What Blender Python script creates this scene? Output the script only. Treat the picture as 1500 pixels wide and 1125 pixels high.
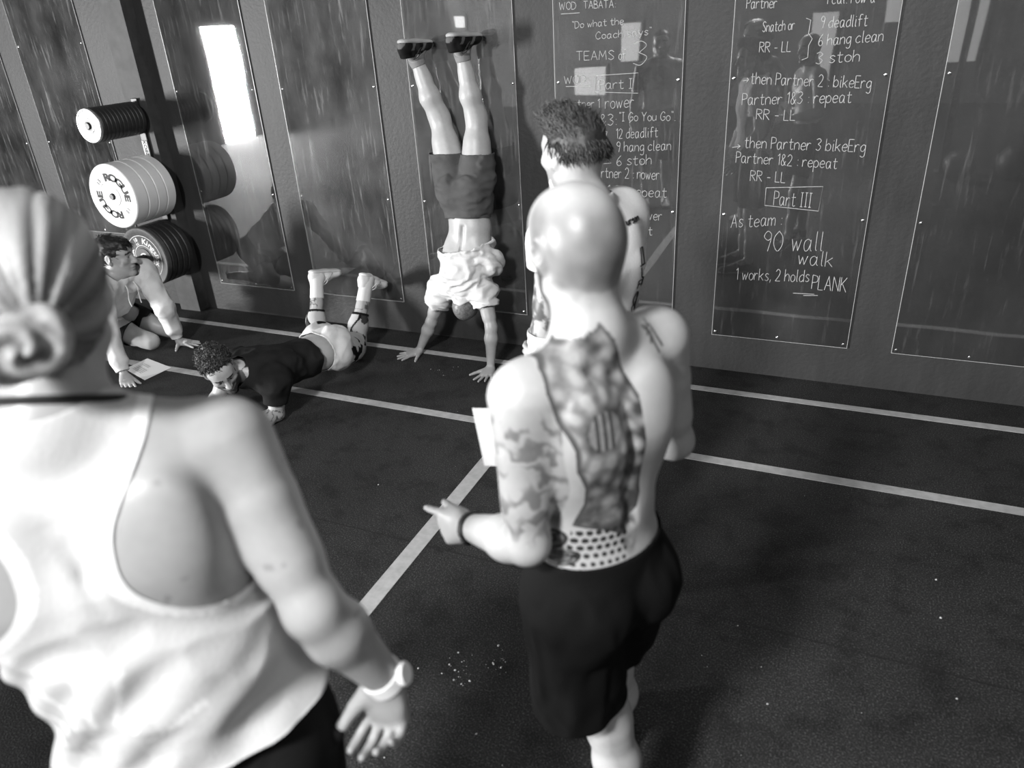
import bpy, bmesh, math, random, os
import numpy as np
from mathutils import Vector, Matrix

for o in list(bpy.data.objects):
    bpy.data.objects.remove(o)
SC = bpy.context.scene
COL = SC.collection
random.seed(5)
rng = np.random.default_rng(5)
V3 = lambda *a: np.array(a, float)

# ------------------------------------------------------------------ camera
F_PX = 1081.1
CAM_H = 2.0
PITCH, YAW, ROLL = 0.462389, 0.436011, -0.061669
cam_d = bpy.data.cameras.new('camera')
cam = bpy.data.objects.new('camera', cam_d)
COL.objects.link(cam)
cam_d.sensor_fit = 'HORIZONTAL'
cam_d.sensor_width = 36.0
cam_d.lens = F_PX * 36.0 / 1500.0
cam_d.clip_start = 0.05
cy, sy = math.cos(YAW), math.sin(YAW)
_fw = V3(-sy * math.cos(PITCH), cy * math.cos(PITCH), -math.sin(PITCH))
_r = V3(cy, sy, 0)
_u = np.cross(_r, _fw)
_r2 = _r * math.cos(ROLL) + _u * math.sin(ROLL)
_u2 = -_r * math.sin(ROLL) + _u * math.cos(ROLL)
cam.matrix_world = Matrix(((_r2[0], _u2[0], -_fw[0], 0), (_r2[1], _u2[1], -_fw[1], 0), (_r2[2], _u2[2], -_fw[2], CAM_H), (0, 0, 0, 1)))
cam_d.dof.use_dof = True
cam_d.dof.focus_distance = 3.9
cam_d.dof.aperture_fstop = 2.2
SC.camera = cam

# ------------------------------------------------------------------ light
w = bpy.data.worlds.new('gym_air')
SC.world = w
w.use_nodes = True
w.node_tree.nodes['Background'].inputs[0].default_value = (1, 1, 1, 1)
w.node_tree.nodes['Background'].inputs[1].default_value = 0.04

def area(name, loc, target, sx, sy_, power, spread=180):
    l = bpy.data.lights.new(name, 'AREA')
    l.shape = 'RECTANGLE'; l.size = sx; l.size_y = sy_; l.energy = power
    l.spread = math.radians(spread)
    o = bpy.data.objects.new(name, l)
    COL.objects.link(o)
    o.location = loc
    d = Vector(target) - Vector(loc)
    o.rotation_euler = d.to_track_quat('-Z', 'Y').to_euler()
    return o
# daylight through the doorway in the left wall, and the lamps under the ceiling
area('doorway_daylight', (-11.49, -3.86, 1.075), (0, -3.86, 1.075), 0.86, 2.15, 2700)
area('ceiling_lamp_light_rear', (-1.2, -1.9, 3.7), (-0.4, 1.8, 0.4), 0.5, 0.5, 300)
area('ceiling_lamp_light_right', (2.2, -0.6, 3.8), (0.2, 1.8, 0.6), 0.9, 0.9, 30)
area('ceiling_lamp_light', (-1.6, 1.3, 4.3), (-1.6, 1.3, 0), 2.4, 0.7, 10)

SC.view_settings.view_transform = 'Standard'
SC.view_settings.look = 'None'
SC.view_settings.gamma = 1.0
SC.view_settings.use_curve_mapping = False
SC.view_settings.exposure = 0.0

# ------------------------------------------------------------------ materials
def lin(v):
    v = v / 255.0
    return v / 12.92 if v <= 0.04045 else ((v + 0.055) / 1.055) ** 2.4

class MatB:
    def __init__(s, name, g, rough=0.6, spec=0.4, metal=0.0):
        m = bpy.data.materials.new(name); m.use_nodes = True
        s.m = m; s.nt = m.node_tree; s.b = s.nt.nodes['Principled BSDF']
        s.b.inputs['Base Color'].default_value = (g, g, g, 1)
        s.b.inputs['Roughness'].default_value = rough
        s.b.inputs['Specular IOR Level'].default_value = spec
        s.b.inputs['Metallic'].default_value = metal
        s.g = g
        s.co = s.nt.nodes.new('ShaderNodeTexCoord')
    def link(s, a, b): s.nt.links.new(a, b)
    def node(s, t, **k):
        n = s.nt.nodes.new(t)
        for a, v in k.items(): setattr(n, a, v)
        return n
    def noise(s, scale, detail=3, stretch=None, rough=0.5, coord='Object'):
        n = s.node('ShaderNodeTexNoise'); n.inputs['Scale'].default_value = scale
        n.inputs['Detail'].default_value = detail; n.inputs['Roughness'].default_value = rough
        src = s.co.outputs[coord]
        if stretch:
            mp = s.node('ShaderNodeMapping'); mp.inputs['Scale'].default_value = stretch
            s.link(src, mp.inputs[0]); src = mp.outputs[0]
        s.link(src, n.inputs['Vector'])
        return n.outputs['Fac']
    def ramp(s, fac, stops):
        r = s.node('ShaderNodeValToRGB'); e = r.color_ramp.elements
        e[0].position, e[1].position = stops[0][0], stops[-1][0]
        e[0].color = (stops[0][1],) * 3 + (1,); e[1].color = (stops[-1][1],) * 3 + (1,)
        for p, v in stops[1:-1]:
            x = e.new(p); x.color = (v, v, v, 1)
        s.link(fac, r.inputs[0])
        return r.outputs[0]
    def math(s, op, a, b=None, clamp=False):
        n = s.node('ShaderNodeMath', operation=op); n.use_clamp = clamp
        for i, x in enumerate((a, b)):
            if x is None: continue
            if isinstance(x, (int, float)): n.inputs[i].default_value = x
            else: s.link(x, n.inputs[i])
        return n.outputs[0]
    def color(s, out): s.link(out, s.b.inputs['Base Color'])
    def bump(s, h, strength=0.3, dist=0.01):
        n = s.node('ShaderNodeBump'); n.inputs['Strength'].default_value = strength; n.inputs['Distance'].default_value = dist
        s.link(h, n.inputs['Height']); s.link(n.outputs[0], s.b.inputs['Normal'])

def simple(name, g, rough=0.6, spec=0.4, metal=0.0, nscale=None, namp=0.15, bump=0.0):
    b = MatB(name, g, rough, spec, metal)
    if nscale:
        n = b.noise(nscale, 4)
        b.color(b.ramp(n, [(0.25, g * (1 - namp)), (0.75, min(1, g * (1 + namp)))]))
        if bump: b.bump(n, bump, 0.004)
    return b.m

def tone_mat(name, rough=0.5, spec=0.35, nscale=60, bump=0.05, sss=0.0):
    """colour taken from the painted 'tone' attribute of the mesh"""
    b = MatB(name, 0.5, rough, spec)
    a = b.node('ShaderNodeAttribute'); a.attribute_name = 'tone'
    n = b.noise(nscale, 3)
    k = b.ramp(n, [(0.3, 0.94), (0.7, 1.0)])
    mx = b.node('ShaderNodeMix', data_type='RGBA', blend_type='MULTIPLY'); mx.inputs[0].default_value = 1
    b.link(a.outputs['Color'], mx.inputs[6]); b.link(k, mx.inputs[7])
    b.color(mx.outputs[2])
    if bump: b.bump(n, bump, 0.003)
    if sss:
        b.b.inputs['Subsurface Weight'].default_value = sss
        b.b.inputs['Subsurface Radius'].default_value = (0.006,) * 3
        b.b.inputs['Subsurface Scale'].default_value = 1.0
    return b.m

M = {}
M['skin'] = tone_mat('skin', 0.42, 0.45)
M['cloth'] = tone_mat('cloth', 0.85, 0.1, 180, 0.25)
def floor_mat():
    b = MatB('rubber_floor', 0.04, 0.72, 0.3)
    big = b.noise(0.9, 5, None, 0.6); sm = b.noise(170, 2); mid = b.noise(7, 5, None, 0.65)
    base = b.ramp(sm, [(0.35, 0.014), (0.55, 0.031), (0.72, 0.10)])
    k = b.ramp(big, [(0.35, 0.75), (0.65, 1.15)]); k2 = b.ramp(mid, [(0.36, 0.60), (0.5, 1.0)])
    m1 = b.node('ShaderNodeMix', data_type='RGBA', blend_type='MULTIPLY'); m1.inputs[0].default_value = 1
    b.link(base, m1.inputs[6]); b.link(k, m1.inputs[7])
    m2 = b.node('ShaderNodeMix', data_type='RGBA', blend_type='MULTIPLY'); m2.inputs[0].default_value = 1
    b.link(m1.outputs[2], m2.inputs[6]); b.link(k2, m2.inputs[7])
    b.color(m2.outputs[2]); b.bump(sm, 0.35, 0.004)
    return b.m
M['floor'] = floor_mat()
def wall_mat():
    b = MatB('grey_painted_wall', 0.1, 0.55, 0.35)
    n = b.noise(1.6, 5); f = b.noise(45, 4, (1, 1, 1)); s = b.noise(5, 4, (3, 1, 0.5))
    b.color(b.ramp(b.math('ADD', b.math('MULTIPLY', n, 0.6), b.math('MULTIPLY', s, 0.4)), [(0.35, 0.031), (0.65, 0.047)]))
    b.bump(f, 0.35, 0.006)
    return b.m
M['wall'] = wall_mat()
M['wood'] = simple('painted_timber', 0.06, 0.6, 0.3, 0, 14, 0.25, 0.5)
M['ceil'] = simple('dark_ceiling', 0.06, 0.8, 0.2, 0, 2, 0.3)
M['farwall'] = simple('far_wall_paint', 0.10, 0.7, 0.3, 0, 3, 0.3)
M['tape'] = simple('floor_tape', 0.44, 0.6, 0.3, 0, 25, 0.18)
M['steel'] = simple('zinc_screw', 0.75, 0.25, 0.6, 1.0)
M['blackmetal'] = simple('black_steel', 0.018, 0.4, 0.5, 0, 30, 0.3)
M['blackrubber'] = simple('black_rubber', 0.022, 0.5, 0.45, 0, 60, 0.35, 0.1)
M['greyrubber'] = simple('grey_rubber', 0.075, 0.5, 0.4, 0, 60, 0.25, 0.1)
M['whiterubber'] = simple('white_rubber', 0.80, 0.4, 0.4, 0, 8, 0.04)
M['ironface'] = simple('cast_plate_face', 0.42, 0.35, 0.5, 0.5, 20, 0.3, 0.2)
M['ink'] = simple('black_print', 0.015, 0.6, 0.3)
M['whiteprint'] = simple('white_print', 0.75, 0.6, 0.3)
M['chalk'] = simple('chalk_pen', 0.5, 0.8, 0.1, 0, 90, 0.25)
M['paper'] = simple('paper', 0.8, 0.8, 0.1)
M['eye'] = simple('eye_white', 0.6, 0.2, 0.6)
M['hair'] = tone_mat('hair', 0.5, 0.45, 220, 0.3)
M['rubber_sole'] = simple('shoe_sole', 0.5, 0.6, 0.3)
def emit(name, v):
    m = bpy.data.materials.new(name); m.use_nodes = True
    b = m.node_tree.nodes['Principled BSDF']
    b.inputs['Base Color'].default_value = (0.8, 0.8, 0.8, 1)
    b.inputs['Emission Color'].default_value = (1, 1, 1, 1); b.inputs['Emission Strength'].default_value = v
    return m
M['daylight'] = emit('daylight_pane', 4.0)
M['farpane'] = emit('far_lit_pane', 0.6)
def acrylic_mat():
    m = bpy.data.materials.new('acrylic_sheet'); m.use_nodes = True
    nt = m.node_tree; nt.nodes.clear()
    N = nt.nodes.new; Lk = nt.links.new
    out = N('ShaderNodeOutputMaterial')
    tr = N('ShaderNodeBsdfTransparent'); tr.inputs[0].default_value = (1, 1, 1, 1)
    gl = N('ShaderNodeBsdfGlossy'); gl.inputs['Roughness'].default_value = 0.02
    fr = N('ShaderNodeFresnel'); fr.inputs[0].default_value = 2.15
    co = N('ShaderNodeTexCoord')
    nb = N('ShaderNodeTexNoise'); nb.inputs['Scale'].default_value = 1.6; nb.inputs['Detail'].default_value = 1
    Lk(co.outputs['Object'], nb.inputs['Vector'])
    bp = N('ShaderNodeBump'); bp.inputs['Strength'].default_value = 0.25; bp.inputs['Distance'].default_value = 0.01
    Lk(nb.outputs['Fac'], bp.inputs['Height']); Lk(bp.outputs[0], gl.inputs['Normal'])
    mx = N('ShaderNodeMixShader'); Lk(fr.outputs[0], mx.inputs[0]); Lk(tr.outputs[0], mx.inputs[1]); Lk(gl.outputs[0], mx.inputs[2])
    # wiped chalk haze and scratches: vertical streaks, worn more in the upper part
    df = N('ShaderNodeBsdfDiffuse'); df.inputs[0].default_value = (0.45, 0.45, 0.45, 1)
    def streak(scale, sc, lo, hi, rot=0.0):
        mp = N('ShaderNodeMapping'); mp.inputs['Scale'].default_value = sc; mp.inputs['Rotation'].default_value = (0, rot, 0)
        Lk(co.outputs['Object'], mp.inputs[0])
        n = N('ShaderNodeTexNoise'); n.inputs['Scale'].default_value = scale; n.inputs['Detail'].default_value = 5; n.inputs['Roughness'].default_value = 0.62
        Lk(mp.outputs[0], n.inputs['Vector'])
        r = N('ShaderNodeMapRange'); r.inputs['From Min'].default_value = lo; r.inputs['From Max'].default_value = hi; r.clamp = True
        Lk(n.outputs['Fac'], r.inputs['Value'])
        return r.outputs[0]
    def mth(op, a, b):
        n = N('ShaderNodeMath'); n.operation = op
        for i, x in enumerate((a, b)):
            if isinstance(x, (int, float)): n.inputs[i].default_value = x
            else: Lk(x, n.inputs[i])
        return n.outputs[0]
    haze = mth('MULTIPLY', streak(2.4, (1.6, 1, 0.9), 0.35, 0.8), 0.12)
    s1 = mth('MULTIPLY', streak(5.0, (6, 1, 0.8), 0.58, 0.78), 0.25)
    s2 = mth('MULTIPLY', streak(4.5, (7, 1, 0.45), 0.60, 0.74, 0.45), 0.30)
    oi = N('ShaderNodeAttribute'); oi.attribute_type = 'OBJECT'; oi.attribute_name = 'wear'
    tot = mth('ADD', 0.04, mth('MULTIPLY', mth('ADD', haze, mth('ADD', s1, s2)), oi.outputs['Fac']))
    m2 = N('ShaderNodeMixShader'); Lk(tot, m2.inputs[0]); Lk(mx.outputs[0], m2.inputs[1]); Lk(df.outputs[0], m2.inputs[2])
    Lk(m2.outputs[0], out.inputs['Surface'])
    return m
M['acrylic'] = acrylic_mat()
M['acrylic_edge'] = simple('acrylic_edge', 0.5, 0.3, 0.5)

# ------------------------------------------------------------------ object helpers
def link_mesh(name, verts, faces, mat, parent=None, smooth=True, loc=None):
    me = bpy.data.meshes.new(name)
    me.from_pydata([tuple(map(float, v)) for v in verts], [], [tuple(map(int, f)) for f in faces])
    me.materials.append(mat)
    if smooth:
        me.polygons.foreach_set('use_smooth', [True] * len(me.polygons))
    me.update()
    o = bpy.data.objects.new(name, me)
    COL.objects.link(o)
    if loc is not None: o.location = loc
    if parent is not None: o.parent = parent
    return o

def thing(name, label, cat, loc=(0, 0, 0), group=None):
    o = bpy.data.objects.new(name, None)
    o.empty_display_size = 0.1
    COL.objects.link(o)
    o.location = loc
    tag(o, label, cat, group)
    return o

def tag(o, label=None, cat=None, group=None, kind=None):
    if label: o['label'] = label
    if cat: o['category'] = cat
    if group: o['group'] = group
    if kind: o['kind'] = kind
    return o

def reparent(o, parent):
    """parent keeping world coordinates (parent is unrotated)"""
    o.parent = parent
    o.location = Vector(o.location) - Vector(parent.location)
    return o

class MB:
    """collects simple shapes into one mesh"""
    def __init__(s): s.v = []; s.f = []
    def raw(s, v, f):
        n = len(s.v); s.v += [tuple(x) for x in v]; s.f += [tuple(i + n for i in q) for q in f]
    def box(s, lo, hi, bev=0.0):
        bm = bmesh.new(); bmesh.ops.create_cube(bm, size=1)
        for v in bm.verts:
            v.co = Vector([(lo[i] + hi[i]) / 2 + v.co[i] * (hi[i] - lo[i]) for i in range(3)])
        if bev: bmesh.ops.bevel(bm, geom=bm.edges[:], offset=bev, segments=2, affect='EDGES', profile=0.6)
        bm.verts.index_update()
        s.raw([v.co[:] for v in bm.verts], [[v.index for v in f.verts] for f in bm.faces]); bm.free()
    def tube(s, pts, r, n=8, closed=False, cap=True):
        pts = [np.array(p, float) for p in pts]
        rs = r if hasattr(r, '__len__') else [r] * len(pts)
        N = len(pts); base = len(s.v); prev = None
        for i, p in enumerate(pts):
            if closed: d = pts[(i + 1) % N] - pts[i - 1]
            else: d = pts[min(i + 1, N - 1)] - pts[max(i - 1, 0)]
            d = d / (np.linalg.norm(d) + 1e-12)
            if prev is None:
                a = V3(0, 0, 1) if abs(d[2]) < 0.9 else V3(1, 0, 0)
            else: a = prev
            u = a - d * (a @ d); u /= np.linalg.norm(u) + 1e-12; prev = u
            q = np.cross(d, u)
            for k in range(n):
                t = 2 * math.pi * k / n
                s.v.append(tuple(p + (u * math.cos(t) + q * math.sin(t)) * rs[i]))
        for i in range(N if closed else N - 1):
            for k in range(n):
                a = base + i * n; b = base + ((i + 1) % N) * n
                s.f.append((a + k, a + (k + 1) % n, b + (k + 1) % n, b + k))
        if cap and not closed:
            s.f.append(tuple(base + k for k in range(n))[::-1]); s.f.append(tuple(base + (N - 1) * n + k for k in range(n)))
    def lathe(s, prof, o, ax, n=48):
        """prof: list of (radius, along); closed ring profile around axis"""
        ax = np.array(ax, float); ax /= np.linalg.norm(ax); o = np.array(o, float)
        a = V3(0, 0, 1) if abs(ax[2]) < 0.9 else V3(1, 0, 0)
        u = np.cross(a, ax); u /= np.linalg.norm(u); q = np.cross(ax, u); base = len(s.v); P = len(prof)
        for k in range(n):
            t = 2 * math.pi * k / n
            for r, h in prof: s.v.append(tuple(o + ax * h + (u * math.cos(t) + q * math.sin(t)) * r))
        for k in range(n):
            for j in range(P):
                a_ = base + k * P; b_ = base + ((k + 1) % n) * P
                s.f.append((a_ + j, a_ + (j + 1) % P, b_ + (j + 1) % P, b_ + j))
    def build(s, name, mat, parent=None, smooth=False, loc=None):
        o = link_mesh(name, s.v, s.f, mat, parent, smooth, loc)
        if smooth:
            try: o.data.set_sharp_from_angle(angle=math.radians(40))
            except Exception: pass
        return o

def box_obj(name, lo, hi, mat, parent=None, bev=0.0):
    b = MB(); b.box(lo, hi, bev); return b.build(name, mat, parent)

# camera-ray helper used only to read where marks sit on the wall plane
WALL_Y = 4.197
def on_wall(px, py, Y=WALL_Y):
    d = _r2 * (px - 750) / F_PX - _u2 * (py - 562.5) / F_PX + _fw
    return d * (Y / d[1]) + V3(0, 0, CAM_H)

# ------------------------------------------------------------------ handwriting
GL = {
'a': ["5,5 3,6.2 1,5 .5,2.5 1.5,0 3.5,.5 5,4", "5,6 5,1 6,0"], 'b': ["0,10 0,0", "0,4 2.5,6 5,4 4.5,1 2,0 0,1.5"],
'c': ["5,5 3,6 .5,4 .5,1.5 2.5,0 5,1"], 'd': ["5,5 3,6 .5,4 .5,1.2 2.5,0 5,2", "5,10 5,0"], 'e': [".5,3 5,3.5 4.5,5.5 2.5,6 .5,4 .7,1.2 2.7,0 5,1"],
'f': ["5,9.5 3.5,10 2,8.5 2,0", "0,5.5 4.5,5.8"], 'g': ["5,5 3,6 .5,4 .8,1.2 3,.5 5,3", "5,6 5,-2 3,-4 .5,-3"], 'h': ["0,10 0,0", "0,3.5 2.5,6 4.8,4.5 5,0"],
'i': ["1,6 1,.5 2,0", "1,8.2 1.2,8.8"], 'k': ["0,10 0,0", "4.5,6 .3,2.8", "1.5,3.6 5,0"], 'l': ["1,10 1,1 2,0"], 'm': ["0,6 0,0", "0,4 2,6 3.5,4.5 3.5,0", "3.5,4 5.5,6 7,4.5 7,0"],
'n': ["0,6 0,0", "0,4 2.5,6 4.8,4.5 5,0"], 'o': ["2.5,6 .5,4.5 .5,1.5 2.5,0 4.8,1.5 4.8,4.5 2.5,6"], 'p': ["0,6 0,-4", "0,4 2.5,6 5,4 4.5,1 2,0 0,1.5"],
'r': ["0,6 0,0", "0,3.5 2,6 4,5.5"], 's': ["4.5,5.3 2.5,6.2 .7,4.8 2.5,3.2 4.5,1.6 2.5,0 .3,.8"], 't': ["2,9 2,1 3.5,0 4.5,.6", "0,6 4.5,6.2"],
'u': ["0,6 .2,1.5 2.2,0 4.5,2", "4.8,6 4.8,.3"], 'w': ["0,6 1.5,0", "1.5,0 3,5", "3,5 4.5,0", "4.5,0 6.5,6"], 'y': ["0,6 2.5,1", "5,6 1.5,-4"],
'A': ["0,0 3,10", "3,10 6,0", "1.2,3.5 5,3.5"], 'B': ["0,0 0,10", "0,10 4,9 4,6 0,5.3", "0,5.3 5,4 4.5,.6 0,0"], 'C': ["6,8 3.5,10 .5,6 1,1.5 3.5,0 6,1.5"],
'D': ["0,0 0,10", "0,10 4,9 6,5 4,1 0,0"], 'E': ["5,10 0,10", "0,10 0,0", "0,0 5,0", "0,5 4,5"], 'F': ["5,10 0,10", "0,10 0,0", "0,5 4,5"],
'G': ["6,8 3.5,10 .5,6 1,1.5 3.5,0 6,2 6,4.5", "6,4.5 3.5,4.5"], 'I': ["1.5,10 1.5,0", "0,10 3,10", "0,0 3,0"], 'K': ["0,10 0,0", "5,10 .2,4.5", "1.5,5.5 5.5,0"],
'L': ["0,10 0,0", "0,0 4.5,0"], 'M': ["0,0 .8,10", ".8,10 3.5,3", "3.5,3 6.2,10", "6.2,10 7,0"], 'N': ["0,0 0,10", "0,10 5.5,0", "5.5,0 5.5,10"],
'O': ["3.2,10 .5,7.5 .5,2.5 3.2,0 6,2.5 6,7.5 3.2,10"], 'P': ["0,0 0,10", "0,10 4.5,9 4.5,5.5 0,4.5"], 'R': ["0,0 0,10", "0,10 4.5,9 4.5,6 0,5", "1.5,5 5.5,0"],
'S': ["5.5,8.5 3,10 .6,7.8 3,5.2 5.4,2.5 3,0 .2,1.5"], 'T': ["0,10 6,10", "3,10 3,0"], 'W': ["0,10 1.8,0", "1.8,0 3.8,8", "3.8,8 5.8,0", "5.8,0 8,10"], 'Y': ["0,10 2.8,5", "6,10 2.8,5", "2.8,5 2.8,0"],
'1': ["0,8 2,10", "2,10 2,0"], '2': [".3,8 2.5,10 5,8 4,4.5 .2,0", ".2,0 5.5,0"], '3': [".3,9 3,10 5,8 2.2,5.3", "2.2,5.3 5.2,3 3,0 .2,1"], '6': ["4.5,10 1.5,6.5 .5,2.5 2.5,0 5,2 3,5 .8,3"],
'9': ["5,6.5 3,5.5 .6,7.5 2.5,10 5,8.5 4.8,5", "4.8,5 3.5,0"], '0': ["3,10 .5,7 .5,3 3,0 5.5,3 5.5,7 3,10"],
'&': ["5.5,0 1.5,7 2.5,10 4.2,8 1,4 1,1 3,0 5.5,4"], ':': ["1,5.5 1.2,5", "1,1 1.2,.5"], '.': [".8,.5 1.2,0"], ',': ["1,1 .3,-1.5"], '"': [".5,10.5 .8,8.5", "2,10.5 2.3,8.5"],
'-': ["0,4 3.5,4"], '>': ["0,4 7,4", "4.5,6.5 7,4", "7,4 4.5,1.5"],
}
def catmull(p, n=5):
    p = np.array(p, float)
    if len(p) < 3: return p
    q = np.vstack([2 * p[0] - p[1], p, 2 * p[-1] - p[-2]]); out = []
    for i in range(1, len(q) - 2):
        for t in np.linspace(0, 1, n, endpoint=False):
            out.append(0.5 * ((2 * q[i]) + (-q[i - 1] + q[i + 1]) * t + (2 * q[i - 1] - 5 * q[i] + 4 * q[i + 1] - q[i + 2]) * t * t + (-q[i - 1] + 3 * q[i] - 3 * q[i + 1] + q[i + 2]) * t ** 3))
    out.append(p[-1]); return np.array(out)
def strokes(text):
    """list of 2-D polylines, cap height 1, and total width"""
    x = 0.0; out = []
    for ch in text:
        if ch == ' ': x += 0.38; continue
        wmax = 0
        for s in GL.get(ch, []):
            p = np.array([[float(a) for a in q.split(',')] for q in s.split()]) / 10.0
            wmax = max(wmax, p[:, 0].max()); out.append(catmull(p) * [1, 1] + [x, 0])
        x += wmax + 0.16
    return out, x - 0.16
def write(parent, lines, mat, rad=0.0022, Y=None, name='handwriting'):
    """lines: (text, px0, py0, px1, py1, cap_px) baselines read off the wall; or polylines ('~', [(px,py)...])"""
    mb = MB()
    for ln in lines:
        if ln[0] == '~':
            pts = [on_wall(*q, Y) for q in ln[1]]
            mb.tube(pts, rad, 4)
            continue
        text, x0, y0, x1, y1, cap = ln
        st, wd = strokes(text)
        a = on_wall(x0, y0, Y); b = on_wall(x1, y1, Y); up = on_wall(x0, y0 - cap, Y)
        cz = abs(up[2] - a[2])
        ex = (b - a) / wd; ez = V3(0, 0, cz)
        for p in st:
            jit = rng.normal(0, 0.012)
            mb.tube([a + ex * q[0] + ez * (q[1] + jit) for q in p], rad, 4)
    return mb.build(name, mat, parent)

def font_mesh(text, size, bold=0.0):
    cu = bpy.data.curves.new('lettering', 'FONT'); cu.body = text; cu.size = size; cu.align_x = 'CENTER'; cu.offset = bold; cu.resolution_u = 3
    o = bpy.data.objects.new('lettering', cu); COL.objects.link(o)
    bpy.context.view_layer.update()
    me = bpy.data.meshes.new_from_object(o.evaluated_get(bpy.context.evaluated_depsgraph_get()))
    v = np.array([x.co[:] for x in me.vertices]) if len(me.vertices) else np.zeros((0, 3))
    f = [list(p.vertices) for p in me.polygons]
    bpy.data.objects.remove(o); bpy.data.curves.remove(cu); bpy.data.meshes.remove(me)
    return v, f
# ------------------------------------------------------------------ setting
FX0, FX1, FY0 = -11.5, 5.5, -9.0
CEIL = 4.6
fl = MB(); fl.box((FX0, FY0, -0.05), (FX1, WALL_Y + 0.2, 0)); tag(fl.build('floor', M['floor']), kind='structure')
tag(box_obj('ceiling', (FX0, FY0, CEIL), (FX1, WALL_Y + 0.2, CEIL + 0.1), M['ceil']), kind='structure')
tag(box_obj('wall_front', (FX0, WALL_Y, 0), (FX1, WALL_Y + 0.2, CEIL), M['wall']), kind='structure')
tag(box_obj('wall_right', (FX1, FY0, 0), (FX1 + 0.2, WALL_Y, CEIL), M['farwall']), kind='structure')
tag(box_obj('wall_back', (FX0, FY0 - 0.2, 0), (FX1, FY0, CEIL), M['farwall']), kind='structure')
# left wall with a big window and a doorway
wl = MB()
wy = [FY0, -4.30, -3.42, 1.30, 2.30, WALL_Y]
wl.box((FX0 - 0.2, wy[0], 0), (FX0, wy[1], CEIL)); wl.box((FX0 - 0.2, wy[2], 0), (FX0, wy[3], CEIL)); wl.box((FX0 - 0.2, wy[4], 0), (FX0, wy[5], CEIL))
wl.box((FX0 - 0.2, wy[1], 2.15), (FX0, wy[2], CEIL)); wl.box((FX0 - 0.2, wy[3], 2.3), (FX0, wy[4], CEIL)); wl.box((FX0 - 0.2, wy[3], 0), (FX0, wy[4], 0.9))
tag(wl.build('wall_left', M['farwall']), kind='structure')
tag(box_obj('window_1', (FX0 - 0.12, 1.30, 0.9), (FX0 - 0.1, 2.30, 2.3), M['daylight']), kind='structure')
tag(box_obj('door_1', (FX0 - 0.12, -4.30, 0), (FX0 - 0.1, -3.42, 2.15), M['daylight']), kind='structure')
# lit panes in the far wall behind the camera, mirrored in the sheets
for i, (a, b_, c, d) in enumerate(((-1.05, -0.55, 0.45, 1.75), (-4.95, -4.5, 0.95, 1.75), (-6.0, -5.35, 0.25, 0.85), (1.3, 1.95, 0.75, 2.3), (-9.0, -8.75, 1.85, 2.1), (0.25, 0.55, 1.5, 2.3))):
    fr = MB(); fr.box((a - 0.06, FY0, c - 0.06), (b_ + 0.06, FY0 + 0.03, d + 0.06), 0.005)
    tag(fr.build('trim_%d' % (i + 3), M['wood']), kind='structure')
    tag(box_obj('window_%d' % (i + 2), (a, FY0 + 0.03, c), (b_, FY0 + 0.035, d), M['farpane']), kind='structure')
# square timber post on the front wall that carries the plate pegs
PX0, PX1, PD = -4.85, -4.645, 0.10
post = box_obj('trim_1', (PX0, WALL_Y - PD, 0), (PX1, WALL_Y, CEIL), M['wood']); tag(post, kind='structure')

# floor tape
def tape(lab, lo, hi):
    o = box_obj('floor_tape', (lo[0], lo[1], 0), (hi[0], hi[1], 0.0015), M['tape'])
    tag(o, lab, 'floor marking')
tape('pale tape line on the floor closest to the foot of the wall', (-9.0, 3.885), (4.5, 3.94))
tape('pale tape line on the floor, further out from the wall and parallel to it', (-9.0, 3.135), (4.5, 3.195))
tape('short pale tape line running across the floor away from the wall', (-1.51, 1.0), (-1.435, 3.135))
# joint between two rubber rolls
def fpt(px, py):
    d = _r2 * (px - 750) / F_PX - _u2 * (py - 562.5) / F_PX + _fw
    return d * (-CAM_H / d[2]) + V3(0, 0, CAM_H)

# ------------------------------------------------------------------ acrylic sheets
TH = 0.006
SH_Y1 = WALL_Y - 0.004; SH_Y0 = SH_Y1 - TH
def sheet(label, x0, x1, z0, z1, wear, screws):
    r = thing('acrylic_sheet', label, 'acrylic sheet', (x0, SH_Y1, z0), 'acrylic sheets on the wall')
    o = box_obj('sheet', (0, -TH, 0), (x1 - x0, 0, z1 - z0), M['acrylic'], r)
    o['wear'] = float(wear)
    e = MB(); ew = 0.0022
    for lo, hi in (((-ew, -TH, 0), (0, 0, z1 - z0)), ((x1 - x0, -TH, 0), (x1 - x0 + ew, 0, z1 - z0)), ((-ew, -TH, -ew), (x1 - x0 + ew, 0, 0)), ((-ew, -TH, z1 - z0), (x1 - x0 + ew, 0, z1 - z0 + ew))): e.box(lo, hi)
    e.build('polished_edge', M['acrylic_edge'], r)
    for sx, sz in screws:
        s = MB(); s.lathe([(0.0001, 0.004), (0.004, 0.0038), (0.0075, 0.002), (0.008, 0), (0.0001, 0)], (sx - x0, -TH, sz - z0), (0, -1, 0), 14)
        s.build('screw', M['steel'], r, True)
    return r
def std_screws(x0, x1, z0):
    i = 0.02; out = []
    for k in range(4): out += [(x0 + i, z0 + 0.02 + 0.7 * k), (x1 - i, z0 + 0.02 + 0.7 * k)]
    return out + [((x0 + x1) / 2, z0 + 0.02)]
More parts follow.
